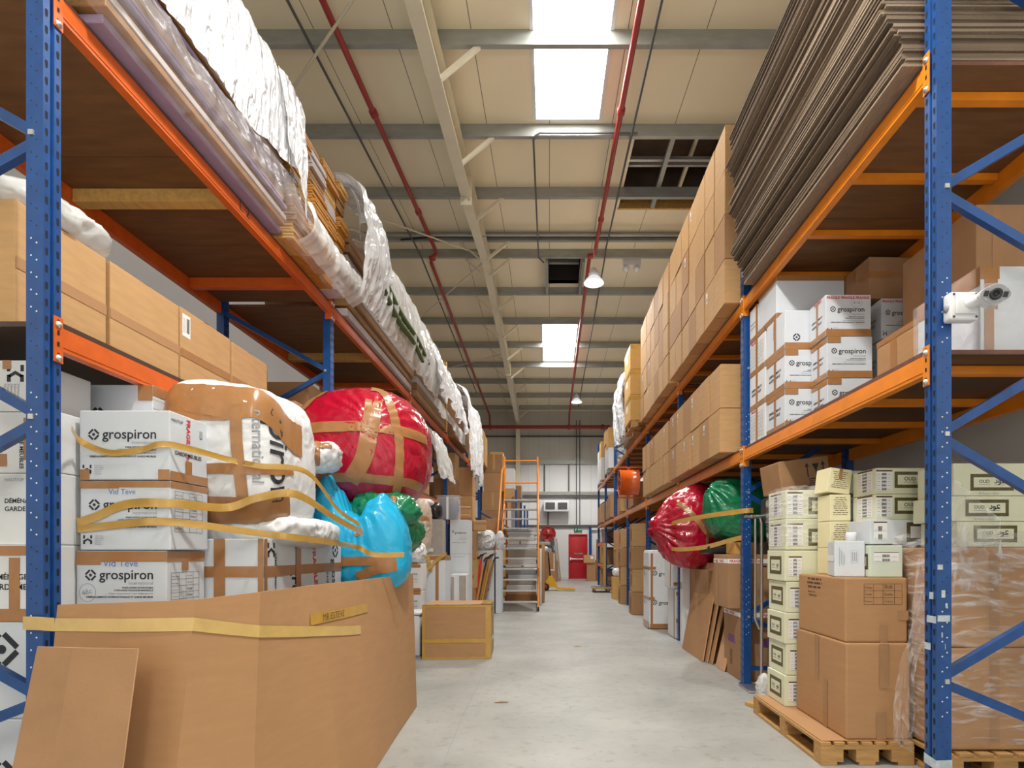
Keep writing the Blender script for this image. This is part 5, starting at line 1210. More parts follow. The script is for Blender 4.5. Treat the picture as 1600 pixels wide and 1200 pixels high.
# ---- walls of brown cartons on the right shelves
def carton_proto(sx, sy, sz, mt, lab=None, seamed=True):
    mb = MB(); bm = bmesh.new(); bmesh.ops.create_cube(bm, size=1)
    for v in bm.verts: v.co = Vector((v.co.x * sx, v.co.y * sy, (v.co.z + .5) * sz))
    bmesh.ops.bevel(bm, geom=bm.edges[:], offset=.006, segments=2, affect='EDGES'); mb.bm(bm, mt)
    F = faces_of(mb, sx, sy, sz)
    if lab: 
        f = F['L']; f.rect(lab[0], lab[1], lab[0] + .055, lab[1] + .11, 'paper'); f.barcode(lab[0] + .008, lab[1] + .015, .04, .04, 'ink', 3); f.line((lab[0] + .008, lab[1] + .075), (lab[0] + .045, lab[1] + .075), .006, 'ink_grey')
    return mb.build('cardboard_box', fix=False)
ORD = ['first', 'second', 'third', 'fourth', 'fifth', 'sixth', 'seventh', 'eighth', 'ninth', 'tenth', 'eleventh', 'twelfth']
ROW = ['bottom row', 'second row up', 'third row up', 'top row']
def carton_wall(y0, n, pitch, sx, sz, rows, z0, xf, names, grp, labels, jit=.006, skip=()):
    P = [carton_proto(sx, pitch - .006, sz, 'card2'), carton_proto(sx, pitch - .006, sz, 'card2', (.06, sz - .17)), carton_proto(sx, pitch - .006, sz, 'card'), carton_proto(sx, pitch - .006, sz, 'card', (.18, sz - .16))]
    used = [False] * 4; r_ = random.Random(int(y0 * 100))
    for r in range(rows):
        for c in range(n):
            if (r, c) in skip: continue
            j = (1 if r_.random() < labels else 0) + (2 if r_.random() < .35 else 0)
            if used[j]: o = P[j].copy(); COL.objects.link(o)
            else: o = P[j]; used[j] = True
            o.location = (xf + sx / 2 + r_.uniform(-jit, jit * 1.5), y0 + pitch * (c + .5), z0 + r * (sz + .002)); o.rotation_euler = (0, 0, r_.uniform(-.008, .008))
            tag(o, 'brown carton, %s, %s from near end, %s' % (ROW[r] if not (rows == 2 and r == 1) else 'upper row', ORD[c], names), 'box', grp)
    for j in range(4):
        if not used[j]: bpy.data.objects.remove(P[j])
carton_wall(5.77, 7, .375, .55, .458, 4, ZT + .003, 1.80, 'near wall on right upper shelf', 'near wall of brown cartons', .12)
carton_wall(8.53, 7, .370, .55, .458, 4, ZT + .003, 1.80, 'far wall on right upper shelf', 'far wall of brown cartons', .10)
carton_wall(5.95, 6, .405, .55, .468, 2, ZB + .002, 1.80, 'right lower shelf, before the third post', 'nearer double row of brown cartons', .45)
carton_wall(8.54, 6, .385, .55, .468, 2, ZB + .002, 1.80, 'right lower shelf, past the third post', 'farther double row of brown cartons', .45)

# ---- white removal cartons on the nearest lower bay
def dl(F):
    F['F'].gros(); f = F['L']; f.text('DÉMÉNAGEMENTS', f.w * .14, .17, 'ink', width=f.w * .66, bold=.02); f.text('GARDE MEUBLES', f.w * .14, .13, 'ink', width=f.w * .62, bold=.02)
def dfr(F):
    dl(F)
    for u in (.0, .32, .64): F['F'].text('FRAGILE', u * F['F'].w + .008, .295, 'ink_red', width=F['F'].w * .29, bold=.03)
    F['L'].text('FRAGILE', .08, .30, 'ink_red', width=.12, bold=.03); F['F'].text('B108', .22, .255, 'ink_grey', width=.055); F['F'].ring(.245, .265, .045, .002, 'ink_grey', sy=.7)
def dtab(F): F['L'].table(.02, .05, .14, .22, 6); F['L'].table(.2, .05, .14, .22, 6); F['F'].logo(.07, .2, .035); F['L'].text('FRAGILE', .05, .295, 'ink_red', width=.12, bold=.03)
def dplain(F): F['L'].fragile_v(.15, .30, .14); F['F'].logo(.10, .10, .035)
def ltape(w, d, h, mid=True, bot=True, top=False):
    T = []
    if mid: T.append([('L', d * .42, 0, d * .54, h)])
    if bot: T.append([('F', 0, 0, w, .055), ('L', 0, 0, d, .045)])
    if top: T.append([('F', 0, h - .05, w * .3, h), ('L', 0, h - .045, d, h)])
    return T
h = .328
for k in range(4): carton('white taped carton in the farthest column on the right shelf, %s' % ('lowest', 'second', 'third', 'topmost')[k], 1.985, 2.34, 5.18 + .19 * (k == 3), 5.57, ZB + .001 + (h + .002) * k, ZB + .001 + (h + .002) * k + h, 'white2', (dtab, dl, dtab, dl)[k], ltape(.355, .39, h, True, k > 0), name='moving_carton')
for k in range(3): carton('white carton in the middle column facing the aisle, %s' % ('lowest, logo half hidden', 'second, network mark low on front', 'third, brown band at right')[k], 1.985, 2.36, 4.745, 5.135, ZB + .001 + (h + .002) * k, ZB + .001 + (h + .002) * k + h, 'white', (dl, dl, dplain)[k], ltape(.375, .39, h, True, True, k < 2) + ([[('F', .29, 0, .35, .32)]] if k == 2 else []), name='moving_carton')
carton('long white carton lying on top of the middle column', 1.99, 2.585, 4.93, 5.35, ZB + .995, ZB + 1.375, 'white', lambda F: F['F'].demen(.40, .12, .17), [[('F', 0, .33, .595, .378), ('L', 0, .33, .42, .378)], [('F', 0, 0, .595, .05), ('L', 0, 0, .42, .05)]], name='moving_carton')
for k in range(3): carton('white logo carton in the front column, %s' % ('lowest, cut by the shelf edge', 'second, plain logo face', 'topmost, red FRAGILE tape above the logo')[k], 2.19 + (.015, .01, 0)[k], 2.55 + (.015, .01, 0)[k], 4.46, 4.73, ZB + .001 + (h + .002) * k, ZB + .001 + (h + .002) * k + h, 'white', (dl, dl, dfr)[k], ltape(.36, .27, h, True, True, k < 2), name='moving_carton')
for k in range(3): carton('white logo carton in the rightmost column, %s' % ('lowest, behind the brown carton', 'second, behind the brown carton', 'topmost, big red FRAGILE strip')[k], 2.69, 3.02, 4.56, 4.95, ZB + .001 + (h + .01) * k, ZB + .001 + (h + .01) * k + h, 'white', (dl, dl, dfr)[k], ltape(.33, .39, h, True, k < 2), name='moving_carton')
carton('brown carton with dark tape on top of the rightmost white column', 2.60, 3.03, 4.6, 5.05, ZB + 1.02, ZB + 1.36, 'card3', None, [[('F', 0, .17, .43, .22), ('L', 0, .17, .45, .22)], [('L', .2, 0, .26, .33)]], rz=.04)
carton('brown carton with a tape band in front of the white cartons', 2.34, 2.71, 3.58, 4.02, ZB + .001, ZB + .44, 'card', None, [[('L', .16, 0, .23, .44)], [('L', 0, .40, .44, .438), ('F', 0, .40, .37, .438)]])
t = carton('white taped box under plastic film behind the security camera', 2.29, 3.02, 2.99, 3.5, ZB + .001, ZB + .47, 'white', None, [[('L', 0, .37, .51, .468), ('F', 0, .40, .10, .468)], [('F', .02, .24, .09, .40)], [('F', .02, 0, .07, .24)], [('F', .37, .38, .43, .468)]], name='taped_box')
cover('plastic_film', 'thin plastic film wrapped over the white taped box on the right shelf', [(2.262, 2.40), (2.262, 2.6), (2.262, 2.84)], 3.0, 3.52, 20, 20, 'film_t', .008, 51)
mb = MB(); mb.grid(lambda u, v: Vector((2.28 + .76 * u, 2.965 - .012 * abs(noise.noise(Vector((u * 3, v * 4, .3)))), ZB + .004 + .36 * v + .06 * u * v)), 30, 20, 'film_t'); tag(mb.build('plastic_film', fix=False), 'creased plastic film across the front of the white taped box', 'plastic sheet')
carton('dark brown carton behind the white taped box, lower', 2.72, 3.02, 3.56, 4.3, ZB + .001, ZB + .60, 'card3', None, ())
carton('dark brown carton behind the white taped box, upper', 2.70, 3.02, 3.56, 4.3, ZB + .602, ZB + 1.15, 'card3', None, [[('F', .1, 0, .15, .54)]])
carton('brown carton half hidden behind the rack bracing, upper right', 2.86, 3.04, 4.32, 4.54, ZB + .001, ZB + 1.0, 'card', None, ())

# ---- security camera
t = thing('security_camera', 'white bullet security camera fixed to the near right post', 'camera', (2.03, 2.76, 2.53))
mb = MB(); mb.rbox(-.065, .075, -.005, .055, -.065, .075, 'whitep', r=.012)
mb.rbox(-.045, .06, -.018, -.004, -.04, .05, 'whitep', r=.006)
for x in (-.05, .06):
    for z in (-.05, .06): mb.box(x - .005, x + .005, -.008, -.004, z - .005, z + .005, 'grey_steel')
mb.build('junction_box', t)
mb = MB(); mb.lathe([(0, -.003), (.018, -.003), (.018, 0)], (-.066, .025, .0), 'greybox', 14, 'X'); mb.build('cable_plug', t)
mb = MB(); mb.tube([(.02, -.01, .01), (.035, -.05, .015), (.06, -.07, .02)], [.03, .026, .026], 'whitep', 14); mb.build('bracket', t)
head = bpy.data.objects.new('camera_head', None)
Rm = Matrix.Translation((.072, -.085, .012)) @ Matrix.Rotation(-.42, 4, 'Z') @ Matrix.Rotation(.22, 4, 'X') @ Matrix.Rotation(.22, 4, 'Y')
def tf(mb): 
    mb.v = [tuple(Rm @ Vector(p)) for p in mb.v]; return mb
bpy.data.objects.remove(head)
pl = [(.062, .012), (.058, .030), (.020, .050), (-.02, .046), (-.054, .018), (-.062, -.008), (-.054, -.028), (-.012, -.050), (.03, -.046), (.056, -.014)]
pl = [(.05 * math.cos(a) * (1 + .25 * abs(math.cos(a)) ** 3), .042 * math.sin(a) * (1 + .1 * abs(math.sin(a)) ** 3)) for a in [2 * PI * k / 28 for k in range(28)]]
mb = MB(); mb.prism(pl, 'Y', -.06, .045, 'whitep'); tf(mb).build('camera_body', t)
mb = MB(); mb.prism([(x * .95, z * .95) for x, z in pl], 'Y', -.066, -.0602, 'greybox'); hd = tf(mb).build('front_plate', t)
mb = MB(); mb.lathe([(0, -.067), (.010, -.068), (.012, -.075), (.024, -.078), (.026, -.067)], (0, 0, 0), 'black', 22, 'Y'); tf(mb).build('lens', t)
for x in (-.038, .038):
    mb = MB(); mb.box(x - .009, x + .009, -.069, -.0662, -.012, .012, 'black'); tf(mb).build('infrared_lamp', t)
mb = MB()
for x, z in ((-.033, .026), (.033, .026), (-.033, -.026), (.033, -.026)): mb.box(x - .0025, x + .0025, -.069, -.066, z - .0025, z + .0025, 'chrome')
tf(mb).build('screws', t)

# ---- pallets
def pallet(label, x0, x1, y0, y1, mt='wood', rz=0):
    cx, cy = (x0 + x1) / 2, (y0 + y1) / 2; t = thing('wooden_pallet', label, 'pallet', (cx, cy, 0), rz); sx, sy = x1 - x0, y1 - y0
    n_ = 7; w = sx / (n_ + (n_ - 1) * .35)
    for k in range(n_):
        a = -sx / 2 + k * w * 1.35; mb = MB(); mb.rbox(a, a + w, -sy / 2, sy / 2, .122, .144, mt, r=.002, seg=1, smooth=False); mb.build('deck_board', t)
    for y in (-sy / 2, -.05, sy / 2 - .10):
        mb = MB(); mb.box(-sx / 2, sx / 2, y, y + .10, .10, .1215, mt); mb.build('stringer_board', t)
        for x in (-sx / 2, -.07, sx / 2 - .14):
            mb = MB(); mb.box(x, x + .14, y + .001, y + .099, .0225, .0995, mt); mb.build('block', t)
    for x in (-sx / 2, -.05, sx / 2 - .10):
        mb = MB(); mb.box(x, x + .10, -sy / 2, sy / 2, .002, .022, mt); mb.build('bottom_board', t)
    return t
pallet('wooden pallet under the brown cartons at the right front', 1.69, 2.27, 3.50, 4.66)
pallet('wooden pallet under the film wrapped stack at the right front', 2.29, 3.07, 3.30, 4.35)
mb = MB(); mb.box(1.70, 2.26, 3.52, 4.64, .146, .151, 'card'); tag(recenter(mb.build('cardboard_sheet')), 'thin cardboard sheet lying on the right front pallet', 'cardboard')
def dbig(F): pass
def dprint(F):
    f = F['L']
    for i, (t_, w) in enumerate((('MADE IN UAE', .10), ('RETURNABLE', .12))): f.text(t_, .16 + .01 * i, .285 - .026 * i, 'ink_brown', width=w, bold=.01)
    f.lines(.10, .375, .30, 3, .028, seed=4, t=.013)
    f = F['F']; x0, y0, w, hh = .12, .24, .24, .13
    for r in range(4): f.line((x0, y0 + hh * r / 3), (x0 + w, y0 + hh * r / 3), .002, 'ink_brown')
    for c in (0, .25, .5, .8, 1): f.line((x0 + w * c, y0), (x0 + w * c, y0 + hh), .002, 'ink_brown')
    for r, (a, b) in enumerate((('Design', 'Shift'), ('Color', 'Quality'), ('Dozens', 'CR Boxes'))): f.text(a, x0 + .006, y0 + hh * (2 - r) / 3 + .014, 'ink_brown', width=.045); f.text(b, x0 + w * .53, y0 + hh * (2 - r) / 3 + .014, 'ink_brown', width=.055)
carton('large brown carton at the bottom of the right front pallet', 1.86, 2.262, 3.53, 4.24, .153, .755, 'card', None, [[('L', .30, .30, .36, .60)], [('L', .42, 0, .48, .32)], [('F', .21, .32, .27, .60)], [('F', .19, 0, .25, .17)]], tmat='card3', r=.012)
carton('brown printed carton stacked on the large carton of the right pallet', 1.87, 2.265, 3.56, 4.22, .757, 1.165, 'card', dprint, [[('F', .22, 0, .27, .11)], [('F', .33, .14, .40, .20)]], tmat='card3', r=.012)
for k in range(7):
    z = .153 + .238 * k
    def dk(F, k=k):
        f = F['L']; f.oud(.055, .05, .225, .14)
        F['F'].listlabel(.03, .04, .10, .15, 5, k)
    if k < 5: carton('cream gold-framed carton in the tall column on the pallet, %s' % ('lowest', 'second from bottom', 'third from bottom', 'fourth from bottom', 'fifth from bottom')[k], 1.79 + .012 * (k % 2), 2.15, 4.28, 4.62, z, z + .235, 'cream', dk, (), name='product_carton')
def dwide(F): F['F'].oud(.17, .03, .27, .13); F['F'].listlabel(.01, .03, .12, .17, 5, 3); F['L'].listlabel(.05, .03, .2, .17, 6, 9)
carton('film wrapped cream gold-framed carton topping the tall column, lower', 1.80, 2.27, 4.28, 4.62, 1.345, 1.58, 'cream', dwide, (), name='product_carton')
carton('film wrapped cream gold-framed carton topping the tall column, upper', 1.80, 2.27, 4.28, 4.62, 1.583, 1.80, 'cream', dwide, (), name='product_carton')
FB = Blob((2.035, 4.45, 1.60), (.262, .20, .235), p=9, wr=.02, ws=4, seed=61)
bag('crinkled stretch film round the top of the tall cream column', FB, 'stretch', (), name='stretch_film', cat='plastic film', sub=5)
def dsmall(F): F['F'].pline([(.10, .09), (.14, .09), (.14, .17), (.10, .17), (.10, .09)], .0015, 'ink_grey'); [F['F'].rect(x_, .10, x_ + .004, .16, 'ink_grey') for x_ in (.107, .118, .128)]; [F['F'].rect(x_, .07 + .01 * (i_ % 2), x_ + .003, .19 - .015 * i_, 'ink_grey') for i_, x_ in enumerate((.03, .04, .05, .06))]; F['L'].rect(0, .09, .2, .12, 'ink_grey') if False else None
carton('small white carton on the printed carton with a cup on it', 1.90, 2.08, 3.66, 3.90, 1.167, 1.40, 'white', dsmall, [[('L', 0, .10, .24, .14)]], tmat='paper', name='small_carton', rz=-.30)
mb = MB(); mb.lathe([(0, 0), (.034, 0), (.036, .052), (.03, .06), (0, .06)], (0, 0, 0), 'whitep', 20); o = mb.build('plastic_cup'); o.location = (2.07, 3.86, 1.402); tag(o, 'small white round pot on the small white carton', 'pot')
carton('pale mint gold-framed carton with barcode label right of the small white carton', 2.05, 2.26, 3.60, 3.78, 1.167, 1.37, 'mint', lambda F: (F['F'].listlabel(.025, .10, .16, .06, 2, 5), F['L'].oud(.02, .05, .14, .10)), (), name='product_carton')
for k in range(3): carton('narrow cream carton behind the small white carton, %s of three' % ('lowest', 'middle', 'top')[k], 2.02, 2.17, 4.05, 4.24, 1.167 + .192 * k, 1.357 + .192 * k, 'cream2', lambda F: F['F'].lines(.02, .165, .11, 9, .015, seed=3, t=.004), (), name='product_carton')
carton('wide mint carton lying across the top of the cream cartons', 2.18, 2.72, 4.10, 4.27, 1.755, 1.92, 'mint', lambda F: F['F'].rect(.05, .05, .1, .14, 'tape') if False else None, (), name='product_carton')
carton('tilted cream carton with an orange tape strip atop the narrow cream ones', 2.0, 2.165, 4.06, 4.25, 1.752, 1.93, 'cream2', lambda F: F['F'].lines(.02, .15, .12, 9, .014, seed=6, t=.004), [[('F', .07, .10, .095, .178)]], name='product_carton').rotation_euler = (0, .12, .04)
# film wrapped stack
for k, (z0, z1) in enumerate(((.153, .76), (.762, 1.355))): carton('large brown carton inside the stretch wrap, %s' % ('lower', 'upper')[k], 2.31, 3.04, 3.34, 4.28, z0, z1, 'card', None, [[('F', .3, .05, .36, .55)]], tmat='card3', r=.012)
def doud(F):
    F['F'].oud(.125, .04, .33, .11); F['F'].listlabel(.0, .02, .11, .14, 5, 7); F['L'].listlabel(.06, .02, .18, .15, 6, 8); F['F'].text('80 Pieces x 200ml', .3, .012, 'ink_grey', width=.12)
for k in range(2): carton('cream gold-framed carton left of the near right post, %s' % ('lower of the two', 'upper of the two')[k], 2.20, 2.80, 3.80, 4.08, (1.545, 1.72)[k], (1.718, 1.895)[k], 'cream', doud, (), name='product_carton', rz=.02)
carton('white gold-framed soap carton beneath the two cream gold-framed cartons', 2.14, 2.74, 3.75, 4.03, 1.38, 1.543, 'white', lambda F: (F['F'].oud(.24, .015, .24, .13, two=False), F['F'].listlabel(.02, .03, .09, .12, 2, 5)), (), name='product_carton')
for k in range(3): carton('cream gold-framed carton on the wrapped stack right of the near post, %s' % ('lowest', 'middle', 'topmost')[k], (2.44, 2.39, 2.42)[k], (2.97, 2.93, 3.0)[k], 3.37, 3.70, (1.357, 1.512, 1.665)[k], (1.510, 1.663, 1.86)[k], 'cream', lambda F: (F['F'].oud(.10, .03, .26, .10), F['F'].text('80 Pieces x 200ml', .15, .008, 'ink_grey', width=.12)), (), name='product_carton')
SW = Blob((2.675, 3.81, .80), (.395, .50, .66), p=12, wr=.012, ws=4, seed=63, floor=.16)
bag('clear stretch film wrapped round the large brown cartons', SW, 'stretch', (), name='stretch_film', cat='plastic film', sub=6)
cover('stretch_film', 'loose tail of stretch film hanging beside the near right post', [(2.20, 1.30), (2.16, .95), (2.08, .6), (2.06, .16)], 3.28, 3.50, 24, 60, 'tail', .05, 67, cat='plastic film')
cover('stretch_film', 'loose film skirt draped over the cream gold-framed cartons', [(2.42, 1.66), (2.36, 1.5), (2.34, 1.2), (2.33, 1.0)], 3.30, 3.36, 8, 40, 'tail', .03, 69, cat='plastic film')
mb = MB(); mb.grid(lambda u, v: Vector((2.34 + .34 * u, 3.345 - .03 * abs(noise.noise(Vector((u * 5, v * 7, 2.3)))) , 1.10 + .72 * v - .30 * u * v)), 40, 60, 'tail'); tag(mb.build('stretch_film', fix=False), 'crinkled film bunched across the front of the topmost wrapped cartons', 'plastic film')
# ---- things behind, second frame
carton('tilted brown carton with upright arrows and glass symbol', 1.98, 2.42, 4.82, 5.2, 1.865, 2.13, 'card3', lambda F: (F['F'].rect(.24, .10, .25, .20, 'ink'), F['F'].poly([(.225, .19), (.265, .19), (.245, .225)], 'ink'), F['F'].rect(.38, .10, .39, .20, 'ink'), F['F'].poly([(.365, .19), (.405, .19), (.385, .225)], 'ink'), F['F'].poly([(.29, .21), (.35, .21), (.32, .14)], 'ink'), F['F'].rect(.315, .1, .325, .15, 'ink'), F['F'].lines(.21, .08, .21, 4, .018, 'ink', 8, .008)), (), r=.01).rotation_euler = (0, -.14, .04)
mb = MB(); mb.rbox(2.0, 2.55, 4.9, 5.35, 1.60, 1.83, 'black', r=.03); o = tag(recenter(mb.build('black_case')), 'black soft case under the tilted brown carton', 'case')
carton('stacked brown carton carrying the black case', 2.22, 2.62, 4.75, 5.3, .002, 1.60, 'card3', None, ())
M['whiteshade'] = mat('blue_shaded_white_card', (.50, .62, .72), .6)  # white card with the bluish cast of shade put into its colour
carton('white carton coloured bluish as in shade, tilted right of the brown tilted one', 2.50, 2.86, 4.95, 5.3, 1.62, 2.0, 'whiteshade', lambda F: F['F'].demen(.05, .14, .26), (), name='moving_carton').rotation_euler = (0, -.42, .04)
carton('brown carton under the blue-shaded white tilted one', 2.64, 2.98, 4.75, 5.35, .002, 1.52, 'card3', None, ())
t = thing('hand_truck', 'grey steel trolley frame by the second right post', 'trolley', (1.90, 5.30, 0))
mb = MB(); mb.tube([(.10, 0, .02), (.10, 0, 1.60), (.08, 0, 1.66), (-.06, 0, 1.66)], .014, 'chrome'); mb.tube([(.04, 0, 1.64), (.04, 0, .70), (.09, .03, .60)], .011, 'chrome'); mb.tube([(-.0, .0, 1.66), (.22, .0, 1.66)], .018, 'chrome'); mb.build('frame', t)
mb = MB(); mb.rbox(-.02, .3, -.02, .3, .002, .02, 'chrome', r=.004); mb.build('toe_plate', t)
mb = MB(); mb.box(-.09, .09, -.06, .06, 0, .03, 'wood2'); o = mb.build('wood_scrap'); o.location = (1.80, 4.86, .002); o.rotation_euler = (0, 0, .5); tag(o, 'small wood scrap on the floor behind the right pallet', 'wood')
bag('crumpled clear plastic scrap at the foot of the cream column', Blob((1.84, 4.80, .15), (.07, .06, .13), p=2.4, wr=.2, ws=4, seed=70), 'film', (), name='plastic_scrap', cat='plastic', sub=4)
def dband(F):
    for f in ('F', 'L'):
        F[f].rect(0, F[f].h - .09, F[f].w, F[f].h - .045, 'paper')
        for i in range(3 if f == 'F' else 2): F[f].text('FRAGILE', .02 + .2 * i, F[f].h - .08, 'ink_red', width=.14, bold=.03, e=.002)
    F['F'].lines(.34, F['F'].h - .13, .16, 1, .02, 'ink', 5, .018)
def dbarrel(F):
    dband(F); f = F['F']; f.ring(.36, .34, .19, .006, 'ink_purple'); f.text('AND BARREL', .34, .50, 'ink_brown', width=.24, al='C', bold=.02)
    f.rect(.22, .345, .50, .36, 'ink_purple')
    for i in range(6): f.rect(.235 + .043 * i, .36, .27 + .043 * i, .43 + .02 * (i % 2), 'ink_purple')
    g = F['L']; g.rect(.16, .36, .40, .375, 'ink_purple'); [g.rect(.17 + .04 * i, .375, .20 + .04 * i, .44, 'ink_purple') for i in range(5)]; [g.rect(.22 + .03 * i, .12, .232 + .03 * i, .28, 'ink_brown') for i in range(3)]
carton('big brown carton with purple print and FRAGILE band, lower of two', 1.965, 2.55, 5.78, 6.33, .002, .745, 'card3', dbarrel, ())
carton('big brown carton with white FRAGILE band, upper of two', 1.835, 2.45, 5.785, 6.28, .747, 1.30, 'card3', dband, [[('L', .1, 0, .16, .5)]], tmat='card')
# leaning cardboard
for k in range(5):
    o = sheet('cardboard_sheet', '%s brown cardboard panel leaning against the goods on the right' % ('front widest', 'second', 'third', 'fourth', 'rearmost')[k], [(1.835 + .035 * k, 7.78 - .42 * k * (k < 4) - .1 * k, .004), (1.845 + .035 * k, 6.78 - .075 * k, .004)], [(2.06 + .035 * k, 7.78 - .42 * k * (k < 4) - .1 * k, 1.19 - .10 * k), (2.045 + .035 * k, 6.78 - .075 * k, 1.185 - .10 * k)], .012, 'card')
carton('white carton showing a diamond logo behind the leaning panels', 2.1, 2.5, 6.42, 6.72, .002, .66, 'white2', lambda F: F['L'].logo(.12, .12, .09), (), name='moving_carton')
# bags and white bundles beyond
RB2 = Blob((1.90, 7.55, 1.62), (.46, .46, .50), p=2.2, bumps=(((-1, -.35, .05), .34, 26), ((.25, -.2, 1), .24, 7), ((-.45, -.5, -.8), .08, 8)), wr=.03, ws=2.6, seed=71, tie=(-1, -.35, .08), pleats=17, pamp=.07)
bag('large red plastic bag tied with yellow tape on the right', RB2, 'reds', [([(-.5, -.6, .7), (-.1, -.9, .25), (.2, -1, -.1), (.5, -.9, -.2)], .07), ([(.9, -.6, .1), (.4, -1, -.1), (0, -1, .12)], .05), ([(.25, -.9, .6), (.22, -1, .0), (.2, -.9, -.6)], .035)], tmat='tape', sub=6)
GR2 = Blob((2.24, 6.55, 1.80), (.42, .40, .36), p=2.6, bumps=(((-.8, -.4, .5), .14, 10), ((.2, -.8, -.7), .18, 8)), wr=.03, ws=2.6, seed=73, tie=(-.8, -.3, .5), pleats=12, pamp=.05)
bag('large green plastic bag squeezed above the FRAGILE cartons', GR2, 'greens', (), sub=6)
mb = MB(); mb.rbox(1.80, 2.2, 6.35, 6.75, 1.302, 1.40, 'black', r=.02); tag(recenter(mb.build('black_case')), 'flat black case on the upper FRAGILE carton', 'case')
carton('small orange brown carton below the green bag', 1.98, 2.2, 6.0, 6.3, 1.302, 1.43, 'card_y', None, ())
carton('plain brown carton carrying the right red bag', 1.98, 2.6, 7.0, 8.0, .002, 1.10, 'card3', None, ())
strap('upper yellow tape strap from the second right post to the red bag', [(2.03, 5.60, 1.74), (1.92, 5.64, 1.735), (1.72, 6.2, 1.72), (1.55, 7.0, 1.69), (1.58, 7.25, 1.66)], .05)
strap('lower yellow tape strap looping under the right red bag', [(1.935, 5.66, 1.47), (1.90, 5.9, 1.45), (1.78, 6.5, 1.38), (1.60, 7.1, 1.36), (1.52, 7.7, 1.42), (1.55, 8.1, 1.47)], .05)
def dgro(F):
    for z in (.92, .42): F['F'].text('grospiron', .17, z, 'ink', width=.36, bold=.012); F['F'].logo(.10, z + .04, .05); F['L'].logo(.15, z + .03, .05); F['L'].text('pi', .30, z, 'ink', width=.05)
carton('tall white wrapped mattress with black lettering bound in brown tape', 1.71, 2.27, 9.66, 10.25, .002, 1.36, 'wrapw', dgro, [[('L', 0, 1.02, .59, 1.07), ('F', 0, 1.02, .12, 1.07)], [('L', 0, .50, .59, .55), ('F', 0, .50, .10, .55)], [('F', .03, .06, .07, 1.30)], [('L', .02, .01, .57, .12), ('F', .02, .01, .42, .09)]], name='wrapped_mattress', cat='bundle', r=.05)
carton('white grey wrapped box right of the tall white mattress, lower', 1.91, 2.3, 8.56, 9.08, .002, .76, 'wrapw', None, [[('L', .45, 0, .50, .74)], [('F', .02, .25, .39, .31)], [('F', .02, .66, .39, .72)]], name='wrapped_box', cat='bundle', r=.03)
carton('white wrapped box leaning over the lower one, brown taped', 1.86, 2.25, 8.56, 9.1, .765, 1.40, 'wrapw', None, [[('L', .44, .03, .49, .6)], [('F', .03, .05, .38, .10)], [('F', .03, .44, .38, .49)]], name='wrapped_box', cat='bundle', r=.03)
carton('narrow white wrapped parcel beside the leaning cardboard', 1.87, 1.98, 7.9, 8.05, .002, 1.12, 'wrapw', None, [[('L', .02, .8, .12, .9)]], tmat='greycard', name='wrapped_parcel', cat='bundle', r=.01)
bag('white plastic bundle on top of the taped white boxes', Blob((2.02, 8.85, 1.50), (.17, .24, .10), p=2.6, wr=.12, seed=77), 'wrapw', (), name='plastic_bundle', cat='bundle', sub=5)
bag('grey white cloth bundle under the lower right beam', Blob((2.15, 9.0, 2.0), (.22, .4, .14), p=2.4, bumps=(((-.3, -.3, .9), .3, 12),), wr=.14, seed=78), 'beigew', (), name='cloth_bundle', cat='cloth', sub=5)
mb = MB(); mb.tube([(1.93, 8.36, 1.87), (2.1, 7.7, 1.98)], .05, 'white', 12); tag(recenter(mb.build('paper_roll')), 'white paper roll lying above the right red bag', 'roll')
for k, (x, y) in enumerate(((2.67, 8.98), (2.62, 9.9))): carton('brown carton stack piece in the third right bay, %s' % ('nearer', 'farther')[k], x - .3, x + .3, y - .4, y + .4, .002, 1.85, 'card', None, ())
# ================================================================== far right and back
for c, (x0, x1, y0, y1, n_, hh, lab) in enumerate(((1.74, 2.03, 11.85, 12.3, 4, .482, 'nearer tall column on the right'), (1.80, 2.08, 14.25, 14.7, 4, .478, 'farther tall column on the right'))):
    for k in range(n_): carton('brown printed carton, %s of four in the %s' % (('lowest', 'second', 'third', 'topmost')[k], lab), x0 + .018 * (k % 2), x1 + .018 * (k % 2), y0, y1, .002 + hh * k, hh * (k + 1) - .006, ('card', 'card2')[k % 2], lambda F: [F['L'].rect(.15 + .06 * i, .10 + .03 * (i % 2), .185 + .06 * i, .36, 'ink_brown') for i in range(3)], ())
# drum fan
t = thing('drum_fan', 'shiny orange drum fan hung on the right rack', 'fan', (1.745, 12.35, 2.56))
mb = MB(); mb.lathe([(.26, -.21), (.285, -.21), (.285, -.20), (.275, -.19), (.275, .19), (.285, .20), (.285, .21), (.26, .21), (.26, -.21)], (0, 0, .285), 'fanor', 40, 'X'); mb.build('drum', t)
mb = MB()
for x in (-.20, .20):
    for r in (.06, .12, .18, .24): mb.lathe([(r - .003, x), (r + .003, x), (r + .003, x + .004), (r - .003, x + .004)], (0, 0, .285), 'grey_steel', 28, 'X')
    for k in range(8): mb.bar((x, .05 * math.cos(k * PI / 4), .285 + .05 * math.sin(k * PI / 4)), (x, .26 * math.cos(k * PI / 4), .285 + .26 * math.sin(k * PI / 4)), .006, .006, 'grey_steel')
mb.build('grille', t)
mb = MB()
for k in range(5):
    a = k * 2 * PI / 5; mb.add([(-.05, .04 * math.cos(a), .285 + .04 * math.sin(a)), (-.02, .23 * math.cos(a - .25), .285 + .23 * math.sin(a - .25)), (.05, .23 * math.cos(a + .25), .285 + .23 * math.sin(a + .25)), (.05, .04 * math.cos(a + .5), .285 + .04 * math.sin(a + .5))], [(0, 1, 2, 3)], 'black')
mb.build('blade', t)
